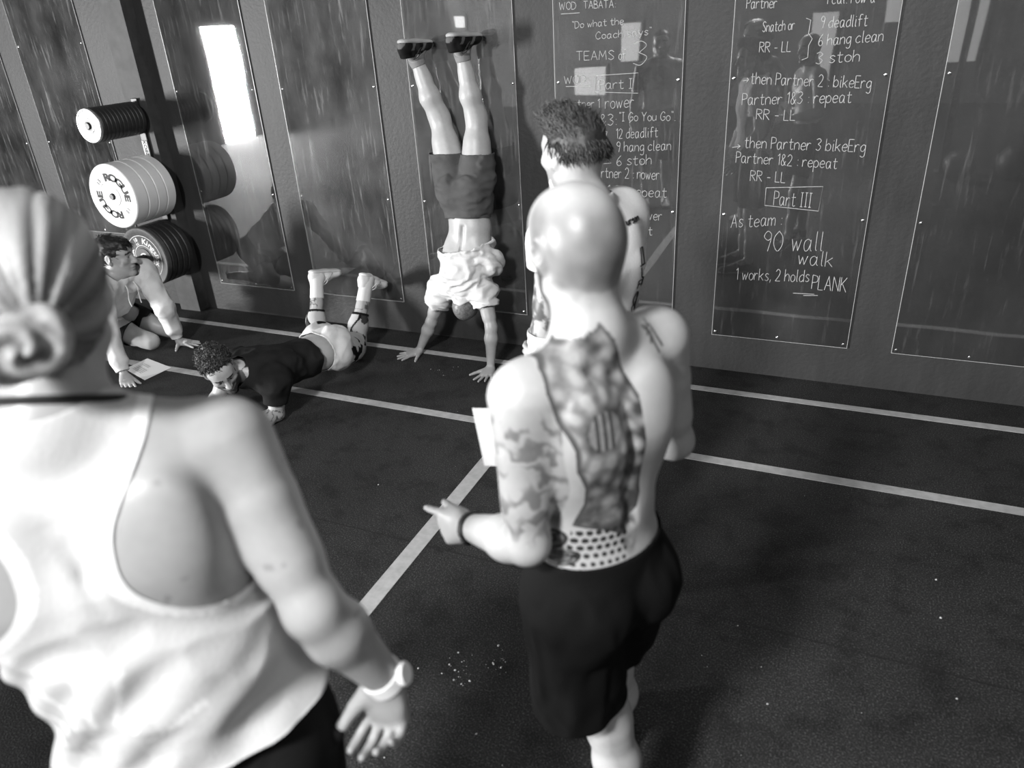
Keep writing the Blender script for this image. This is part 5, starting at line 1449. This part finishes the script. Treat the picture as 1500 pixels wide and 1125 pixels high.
# ---- woman in the foreground
def tank_woman():
    p = Person('blonde woman with a low bun in a white racerback tank top, seen from behind', (-0.84, 0.55, 0))
    R = nrm((0.77, 0.64, 0)); L = -R; Ft = np.cross(L, Z)
    pel, wai, che, nec = V3(-0.845, 0.545, 0.98), V3(-0.870, 0.545, 1.16), V3(-0.905, 0.540, 1.35), V3(-0.925, 0.535, 1.535)
    shR = nec + R * 0.205 + V3(0, 0, -0.062); shL = nec - R * 0.205 + V3(0, 0, -0.062)
    p.torso(pel, wai, che, nec, L, L, 1.06, 1.10, 0.01, 1.08, shL, shR, 1.0)
    p.face = dict(brow=0.12)
    p.head(V3(-0.950, 0.585, 1.705), (-0.78, 0.60, -0.1), (-0.04, 0.04, 1), 1.0, 0.060, 0.92)
    f = p.f
    elR, wrR = V3(-0.630, 0.620, 1.240), V3(-0.578, 0.685, 1.050)
    limb_arm(f, shR, elR, wrR, 1.10)
    fg, th = hand_prims(f, wrR, (-0.10, -0.05, -1), (0.10, -0.95, 0.1), 'R', 1.02, (0.62, 0.75, 0.85, 0.90), 0.16, (0.55, 0.45), thumb_curl=0.35)
    elL, wrL = V3(-1.19, 0.44, 1.235), V3(-1.22, 0.55, 1.0)
    limb_arm(f, shL, elL, wrL, 1.10)
    hand_prims(f, wrL, (0.02, 0.10, -1), (0.75, 0.3, 0.0), 'L', 0.96, (0.35, 0.4, 0.45, 0.5))
    hL, hR = pel + L * 0.098 - Z * 0.03, pel + R * 0.098 - Z * 0.03
    kL, kR = V3(-0.90, 0.50, 0.50), V3(-0.76, 0.60, 0.50); aL, aR = V3(-0.90, 0.48, 0.09), V3(-0.75, 0.61, 0.09)
    for h_, k_, a_ in ((hL, kL, aL), (hR, kR, aR)):
        limb_leg(f, h_, k_, a_, 1.08, -Ft); f.rc(a_, a_ + Ft * 0.15 - Z * 0.055, 0.036, 0.03, 0.02)
    def tn(V, N, t):
        for q, r in ((shR + V3(0.03, -0.02, -0.09), 0.006), (shR + V3(-0.07, -0.06, -0.05), 0.004), (shR + V3(-0.05, -0.06, -0.06), 0.003), (shR + V3(-0.12, -0.09, -0.06), 0.004)):
            pass
        n = vnoise(V * 45 + 13); m = (n > 0.80) & ((V - nec) @ Ft < 0) & (V[:, 2] > 1.2)
        t = np.where(m, t * 0.72, t) * 0.80
        l_, f_, u_ = head_local(V, p.hc, p.A, p.hs)
        return t
    p.body(0.0048, tone=tn)
    # tank top: body-hugging above, loose below
    g = Field(); torso_prims(g, pel - Z * 0.02, wai, che, nec, L, L, 1.085, 1.11, 0.02)
    for q in (-1, 1):
        g.ell(p.che + p.Fc * 0.075 + p.Lc * q * 0.085, (0.085, 0.07, 0.08), (p.Lc, p.Fc, p.Uc), 0.04)
        g.ell(p.che - p.Fc * 0.05 + p.Lc * q * 0.105 - p.Uc * 0.01, (0.075, 0.072, 0.145), (p.Lc, p.Fc, p.Uc), 0.04)
        sh = shL if q == 1 else shR
        g.rc(nec - p.Fc * 0.02 + p.Uc * 0.02, lerp(nec, sh, 0.75), 0.058, 0.055, 0.04); g.rc(lerp(che, nec, 0.45) + L * q * 0.06, lerp(nec, sh, 0.85) - Z * 0.02, 0.083, 0.063, 0.05)
        g.ell(che - Ft * 0.095 + L * q * 0.09 + Z * 0.05, (0.06, 0.034, 0.085), (L, Ft, Z), 0.04)
    g.tube2(pel - Z * 0.10, pel + Z * 0.02, 0.205, 0.155, 0.190, 0.140, L, 0.05, cap=0.4)
    g.tube2(pel + Z * 0.02, lerp(wai, che, 0.3), 0.190, 0.140, 0.172, 0.128, L, 0.05, cap=0.4)
    g.ell(pel - Ft * 0.075 - Z * 0.02, (0.15, 0.095, 0.11), (L, Ft, Z), 0.05)
    def fold(V):
        a = (V - nec) @ R; z = V[:, 2]
        d = folds_fn(0.010, 9, (1, 1, 1.3), 2.0)(V)
        w_ = sstep(1.36 - z, 0.0, 0.15)
        # drapes hanging from the right side across the small of the back
        dr = np.sin((z - 1.16 + 0.55 * (a - 0.18) ** 2 * 4 - 0.30 * a) * 62) * 0.5 + np.sin((z - 1.1 - 0.5 * a) * 40 + 2) * 0.5
        return d * (0.25 + 0.75 * w_) + 0.0075 * dr * w_ * sstep(1.30 - z, 0, 0.06)
    def armhole(V):
        a = (V - nec) @ R; z = V[:, 2]; b = (V - nec) @ Ft
        back = b < 0.0
        # racerback: wide hole edged by a curve that swings in towards the spine
        cz = 1.395; hz = np.where(z > cz, 0.36, 0.135)
        inner = np.where(back, 0.058 + 0.045 * sstep(z, 1.42, 1.56), 0.100)
        e = 1 - np.sqrt(np.clip(((np.abs(a) - 0.32) / (0.32 - inner)) ** 2 + ((z - cz) / hz) ** 2, 0, 9))
        return np.where(np.abs(a) > 0.0, e * 0.12, -1)
    def neckline(V):
        a = (V - nec) @ R; b = (V - nec) @ Ft
        return (V[:, 2] - (1.608 - 0.42 * np.maximum(0, b + 0.02) - 0.02 * np.cos(a * 10)))
    def tone(V, N):
        a = (V - nec) @ R; z = V[:, 2]; t = np.where(-armhole(V) < 0.010, 0.78, 0.53)
        # faded print low on the back: light rays over a grey disc
        c0 = V3(-0.02, 1.105, 0); r = np.sqrt((a - c0[0]) ** 2 + (z - c0[1]) ** 2); th = np.arctan2(z - c0[1], a - c0[0])
        bk = (N @ Ft < -0.1)
        t = np.where(bk & (r < 0.085) & (z < 1.19), t * (0.86 + 0.10 * (fbm(V * 40, 2) > 0)), t)
        ray = (np.abs(np.sin(th * 7.5)) < 0.30) & (r > 0.06) & (r < 0.150) & (th > 0.1) & (th < 3.1)
        t = np.where(bk & ray, 0.72, t)
        dark = bk & (np.abs(r - 0.052) < 0.012) & (th > 1.9) & (th < 3.6)
        t = np.where(dark, t * 0.75, t)
        # dark-and-white patterned stripe down the right side
        sd = (a > 0.115) & (z < 1.285) & (np.abs((V - nec) @ Ft - 0.012) < 0.026)
        t = np.where(sd, np.where(np.sin(z * 95 + 30 * ((V - nec) @ Ft)) > -0.35, 0.03, 0.7), t)
        return t
    garment('tank_top', g, 0.0048, [plane_cut(pel + Z * 0.045, nrm(-Z + 0.10 * R - 0.12 * Ft)), armhole, neckline], M['cloth'], p.root, tone, 0.002, fold, None, 2, 0.0, p.grid, lambda V: 0.0026 + 0.30 * np.clip(1.36 - V[:, 2], 0, 1) ** 1.2 * sstep(-armhole(V), 0.004, 0.05), lambda V: 0.0024 + 0.011 * sstep(1.20 - V[:, 2], 0, 0.06))
    # dark cord around the neck
    put(ring_on(p.grid, lerp(nec, p.P(0, -0.022, -0.055), 0.34), nrm(p.P(0, -0.022, -0.055) - nec + Ft * 0.03), R, 56, 0.0055), 'neck_cord', M['ink'], p.root)
    # leggings
    g = Field(); g.tube2(pel + Z * 0.14, pel - Z * 0.02, 0.168, 0.128, 0.182, 0.134, L, 0.03, cap=0.4)
    for q, h_ in ((1, hL), (-1, hR)): g.ell(pel - Ft * 0.055 + L * q * 0.078 - Z * 0.05, (0.098, 0.098, 0.108), (L, Ft, Z), 0.04)
    for h_, k_, a_ in ((hL, kL, aL), (hR, kR, aR)): g.rc(h_, lerp(h_, k_, 1.0), 0.108, 0.074, 0.03)
    garment('leggings', g, 0.006, [plane_cut(pel + Z * 0.12, Z), plane_cut(lerp(hL, kL, 0.86), nrm(kL - hL), kL, 0.2), plane_cut(lerp(hR, kR, 0.86), nrm(kR - hR), kR, 0.2)], M['cloth'], p.root, 0.009, 0.004, None, 0.002, 1, 0, p.grid, 0.006, 0.003)
    for a in (aL, aR):
        s = Field(); s.rc(a + Z * 0.10, a, 0.044, 0.042, 0.01); garment('sock', s, 0.007, [plane_cut(a + Z * 0.085, Z)], M['cloth'], p.root, 0.7, 0, None, 0.002, 1)
        shoe(p.root, a - Ft * 0.055 - Z * 0.09, Ft, Z, M['cloth'], 0.7, 0.6, 0.265, M['paper'], 0.007)
    # watch
    d = nrm(wrR - elR); c = wrR - d * 0.005; w_ = MB(); w_.lathe([(0.0305, -0.012), (0.034, -0.012), (0.034, 0.012), (0.0305, 0.012)], c, d, 30)
    sb = w_.build('watch_strap', M['paper'], None, True); sb.parent = p.root; sb.data.transform(Matrix.Translation(-Vector(p.root.location)))
    o = nrm(np.cross(d, (0.5, -0.6, 0.2))); o = nrm(V3(0.85, 0.25, 0.1) - d * (V3(0.85, 0.25, 0.1) @ d))
    w_ = MB(); w_.lathe([(0.0001, 0.032), (0.017, 0.032), (0.019, 0.035), (0.019, 0.040), (0.017, 0.043), (0.0001, 0.043)], c, o, 24)
    wf = w_.build('watch_case', M['whiterubber'], None, True); wf.parent = sb; wf.data.transform(Matrix.Translation(-Vector(p.root.location)))
    # combed-back hair and bun
    P, A = p.P, p.A; hf = Field()
    hf.ell(P(0, -0.018, 0.045), (0.090, 0.112, 0.094), A, 0.02); hf.ell(P(0, -0.075, -0.015), (0.074, 0.050, 0.065), A, 0.04); hf.ell(P(0, 0.045, 0.075), (0.075, 0.055, 0.055), A, 0.03)
    def hcut(V):
        l, ff, u = head_local(V, p.hc, p.A, 1.0)
        return np.maximum(np.maximum(0.010 - u + np.maximum(0, ff - 0.005) * 1.4 + np.minimum(0, ff) * 0.9, -0.085 - u), np.minimum(0.062 - u, ff - 0.062))
    bun_c = P(0.012, -0.150, -0.020)
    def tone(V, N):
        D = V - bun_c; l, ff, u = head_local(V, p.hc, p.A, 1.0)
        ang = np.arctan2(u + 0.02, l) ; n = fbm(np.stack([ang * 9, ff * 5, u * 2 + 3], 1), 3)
        return np.clip((0.30 + 0.26 * n) * (0.45 + 0.55 * sstep(u, -0.02, 0.09)), 0.03, 0.62)  # lit crown and shaded lower hair painted into the strand tone
    def disp(V, N):
        l, ff, u = head_local(V, p.hc, p.A, 1.0); ang = np.arctan2(u + 0.02, l)
        return 0.0035 * fbm(np.stack([ang * 11, ff * 5, u * 2], 1), 3)
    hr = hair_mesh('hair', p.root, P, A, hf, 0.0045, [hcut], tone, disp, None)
    bf = Field(); bf.ell(bun_c, (0.056, 0.036, 0.046), A, 0.02)
    def btone(V, N):
        D = V - bun_c; x = D @ A[0]; y = D @ A[2]; r = np.sqrt(x * x + y * y); th = np.arctan2(y, x)
        return np.clip(0.24 + 0.20 * np.sin(th * 2 + r * 190 + 2 * fbm(V * 30, 2)) * 0.5 + 0.10 * fbm(V * 90, 2), 0.02, 0.42)
    def bdisp(V, N):
        D = V - bun_c; x = D @ A[0]; y = D @ A[2]; r = np.sqrt(x * x + y * y); th = np.arctan2(y, x)
        return 0.005 * np.sin(th * 2 + r * 190)
    b_ = hair_mesh('bun', None, P, A, bf, 0.004, None, btone, bdisp, None); b_.parent = hr; b_.data.transform(Matrix.Translation(-Vector(p.root.location)))
    mb = MB(); c = P(0.01, -0.118, -0.015); mb.tube([c + (A[0] * math.cos(t) * 0.040 + A[2] * math.sin(t) * 0.034) for t in np.linspace(0, 2 * math.pi, 30, endpoint=False)], 0.009, 8, True)
    ht = mb.build('hair_tie', M['ink'], None, True); ht.parent = hr; ht.data.transform(Matrix.Translation(-Vector(p.root.location)))
    return p, fg, th

# ---- bystander outside the frame, seen mirrored in the writing panel
def bystander():
    p = Person('shirtless dark-haired man with a chest tattoo, visible only as a reflection in the acrylic', (-1.93, 0.12, 0))
    Ft = nrm((0.30, 0.95, 0)); L = np.cross(Z, Ft)
    b = V3(-1.93, 0.12, 0)
    pel, wai, che, nec = b + Z * 0.95, b + Z * 1.12, b + Z * 1.30, b + Z * 1.485
    shL, shR = nec + L * 0.18 - Z * 0.062, nec - L * 0.18 - Z * 0.062
    p.torso(pel, wai, che, nec, L, L, 1.02, 1, 0, 1, shL, shR); p.face = dict(brow=0.03, beard=0.5)
    p.head(b + Ft * 0.02 + Z * 1.655, (0.2, 0.95, -0.15), Z, 1.0, 0.06)
    f = p.f
    for q, s_ in ((1, shL), (-1, shR)):
        e_ = s_ + L * q * 0.06 - Z * 0.30; w_ = e_ + L * q * 0.02 + Ft * 0.06 - Z * 0.25
        limb_arm(f, s_, e_, w_, 1.1); hand_prims(f, w_, -Z + 0.2 * Ft, -L * q, 'L' if q == 1 else 'R', 1)
    an = []
    hk = []
    for q in (1, -1):
        h_ = pel + L * q * 0.09 - Z * 0.03; k_ = b + L * q * 0.10 + Z * 0.48 + Ft * 0.02; a_ = b + L * q * 0.11 + Z * 0.09; an.append(a_); hk.append((h_, k_))
        limb_leg(f, h_, k_, a_, 1.0, -Ft); f.rc(a_, a_ + Ft * 0.16 - Z * 0.055, 0.036, 0.03, 0.02)
    def tn(V, N, t):
        n = fbm(V * 22, 3); m = ((V - nec) @ Ft > 0.03) & (V[:, 2] > 1.22) & (V[:, 2] < 1.44) & ((V - nec) @ L > -0.04) & (n > -0.2)
        return np.where(m, 0.08, t)
    p.body(0.008, tone=tn)
    g = Field(); g.tube2(pel + Z * 0.06, pel - Z * 0.02, 0.158, 0.12, 0.172, 0.13, L, 0.03, cap=0.4)
    for h_, k_ in hk: g.rc(h_, k_ + Z * 0.05, 0.112, 0.10, 0.04)
    garment('shorts', g, 0.009, [plane_cut(pel + Z * 0.08, Z), plane_cut(b + Z * 0.52, -Z)], M['cloth'], p.root, 0.02, 0, None, 0.003, 2)
    P, A = p.P, p.A; hf = Field(); hf.ell(P(0, -0.018, 0.05), (0.084, 0.104, 0.09), A, 0.02)
    hair_mesh('hair', p.root, P, A, hf, 0.008, [lambda V: 0.02 - head_local(V, p.hc, p.A)[2] + np.maximum(0, head_local(V, p.hc, p.A)[1]) * 0.7], 0.02)
    for a in an: shoe(p.root, a - Ft * 0.055 - Z * 0.09, Ft, Z, M['cloth'], 0.6, 0.6, 0.29, None, 0.009)
    return p

bald_man()
handstand_man()
plank_man()
kneeling_man()
reading_man()
tank_woman()
bystander()

# ------------------------------------------------------------------ loose things
def paper_sheet(label, corners, lines=(), bend=0.0, name='paper_sheet', clip=False):
    """corners a,b,c,d in order; thin sheet with a slight bend"""
    a, b, c, d = [np.array(x, float) for x in corners]
    n = nrm(np.cross(b - a, d - a)); o = a.copy()
    r = thing(name, label, 'paper', tuple(a))
    nu, nv = 9, 9; V = []; F = []
    for s_ in (0, 1):
        for i in range(nu):
            for j in range(nv):
                u, v = i / (nu - 1), j / (nv - 1)
                p = a * (1 - u) * (1 - v) + b * u * (1 - v) + c * u * v + d * (1 - u) * v
                V.append(p + n * (bend * (4 * u * (1 - u)) + 0.0006 * s_) - o)
    k = nu * nv
    for i in range(nu - 1):
        for j in range(nv - 1):
            q = [i * nv + j, (i + 1) * nv + j, (i + 1) * nv + j + 1, i * nv + j + 1]
            F.append(q[::-1]); F.append([x + k for x in q])
    rim = [i * nv for i in range(nu)] + [(nu - 1) * nv + j for j in range(1, nv)] + [i * nv + nv - 1 for i in range(nu - 2, -1, -1)] + [j for j in range(nv - 2, 0, -1)]
    for x, y_ in zip(rim, rim[1:] + rim[:1]): F.append([x, y_, y_ + k, x + k])
    link_mesh('leaf', V, F, M['paper'], r, False)
    if lines:
        mb = MB(); e1 = b - a; e2 = d - a
        for (u0, u1, v) in lines:
            mb.tube([a + e1 * t + e2 * v + n * 0.0012 - o for t in np.linspace(u0, u1, 6)], 0.0010, 4)
        mb.build('printed_lines', M['greyrubber'], r)
    return r
FLOOR_PAPER = [V3(-4.312, 3.064, 0.003), V3(-4.025, 2.971, 0.003), V3(-4.007, 3.178, 0.003), V3(-4.300, 3.245, 0.003)]
UPR = ((1.04, -2.02), (1.11, -0.28))
paper_sheet('sheet of paper lying on the floor by the kneeling man\'s hand', FLOOR_PAPER, [(0.15, 0.6, v) for v in (0.2, 0.28, 0.36, 0.44)] + [(0.2, 0.5, 0.6), (0.2, 0.5, 0.68)])
# board under it
paper_sheet('white paper held upright in front of the bald man', [V3(-0.700, 1.318, 1.045), V3(-0.520, 1.372, 1.070), V3(-0.530, 1.362, 1.225), V3(-0.712, 1.306, 1.205)], bend=0.012)
# chalk crumbs
mb = MB(); rr = np.random.default_rng(9)
spots = [(c[0] + rr.normal(0, s_), c[1] + rr.normal(0, s_)) for c, n_, s_ in (((-0.98, 1.55), 22, 0.035), ((-0.87, 1.64), 18, 0.03), ((-0.1, 1.9), 4, 0.1), ((0.6, 1.9), 8, 0.5), ((-1.6, 2.3), 8, 0.5), ((0.2, 1.5), 8, 0.3), ((-2.2, 3.65), 12, 0.06), ((-0.8, 1.15), 10, 0.15)) for _ in range(n_)]
for x, y_ in spots:
    q = 0.0012 + 0.0035 * rr.random() ** 2
    v = [(x + q * (0.6 + 0.8 * rr.random()) * math.cos(t), y_ + q * (0.6 + 0.8 * rr.random()) * math.sin(t), 0.0003) for t in np.linspace(0, 6.28, 6, endpoint=False)]
    top = [((a[0] + x) / 2, (a[1] + y_) / 2, q * 0.8) for a in v]
    mb.raw(v + top, [(i, (i + 1) % 6, 6 + (i + 1) % 6, 6 + i) for i in range(6)] + [tuple(range(6, 12))])
tag(mb.build('chalk_crumbs', M['chalk'], None), 'white chalk crumbs scattered over the dark rubber floor', 'chalk', kind='stuff')
# joint between two rubber rolls
tag(box_obj('trim_2', (-8.0, 2.110, 0.0), (5.0, 2.115, 0.0008), M['ink']), kind='structure')
# gym gear behind the camera, mirrored in the right-hand sheet
for i, lab in enumerate(('black perforated rig upright mirrored in the right-hand acrylic sheet',)):
    r = thing('rig_upright', lab, 'rig post', UPR[i] + (0,))
    box_obj('post', (-0.038, -0.038, 0.01), (0.038, 0.038, 3.2), M['blackmetal'], r, 0.004)
    box_obj('base_plate', (-0.09, -0.09, 0), (0.09, 0.09, 0.01), M['blackmetal'], r)
    m = MB()
    for k in range(50): m.lathe([(0.0001, 0), (0.011, 0), (0.011, 0.001), (0.0001, 0.001)], (0, 0.038, 0.3 + k * 0.055), (0, 1, 0), 12)
    tag(m.build('hole_row', M['steel'], r), kind='stuff')
for x, y_, lab in ((1.17, -1.61, 'dark medicine ball mirrored in the right-hand sheet, beside the rig posts'), (1.71, -1.88, 'dark medicine ball mirrored in the right-hand sheet, cut by the photo edge')):
    r = thing('medicine_ball', lab, 'ball', (x, y_, 0.0), 'medicine balls')
    m = MB(); pr = [(0.17 * math.sin(t), 0.17 - 0.17 * math.cos(t)) for t in np.linspace(0.001, math.pi - 0.001, 24)]
    m.lathe(pr + [(0.0001, 0.17)], (0, 0, 0), (0, 0, 1), 32); m.build('ball', M['blackrubber'], r, True)
    m = MB(); m.tube([(0.1705 * math.cos(t), 0, 0.17 + 0.1705 * math.sin(t)) for t in np.linspace(0, 2 * math.pi, 40, endpoint=False)], 0.003, 6, True); m.build('seam', M['greyrubber'], r, True)
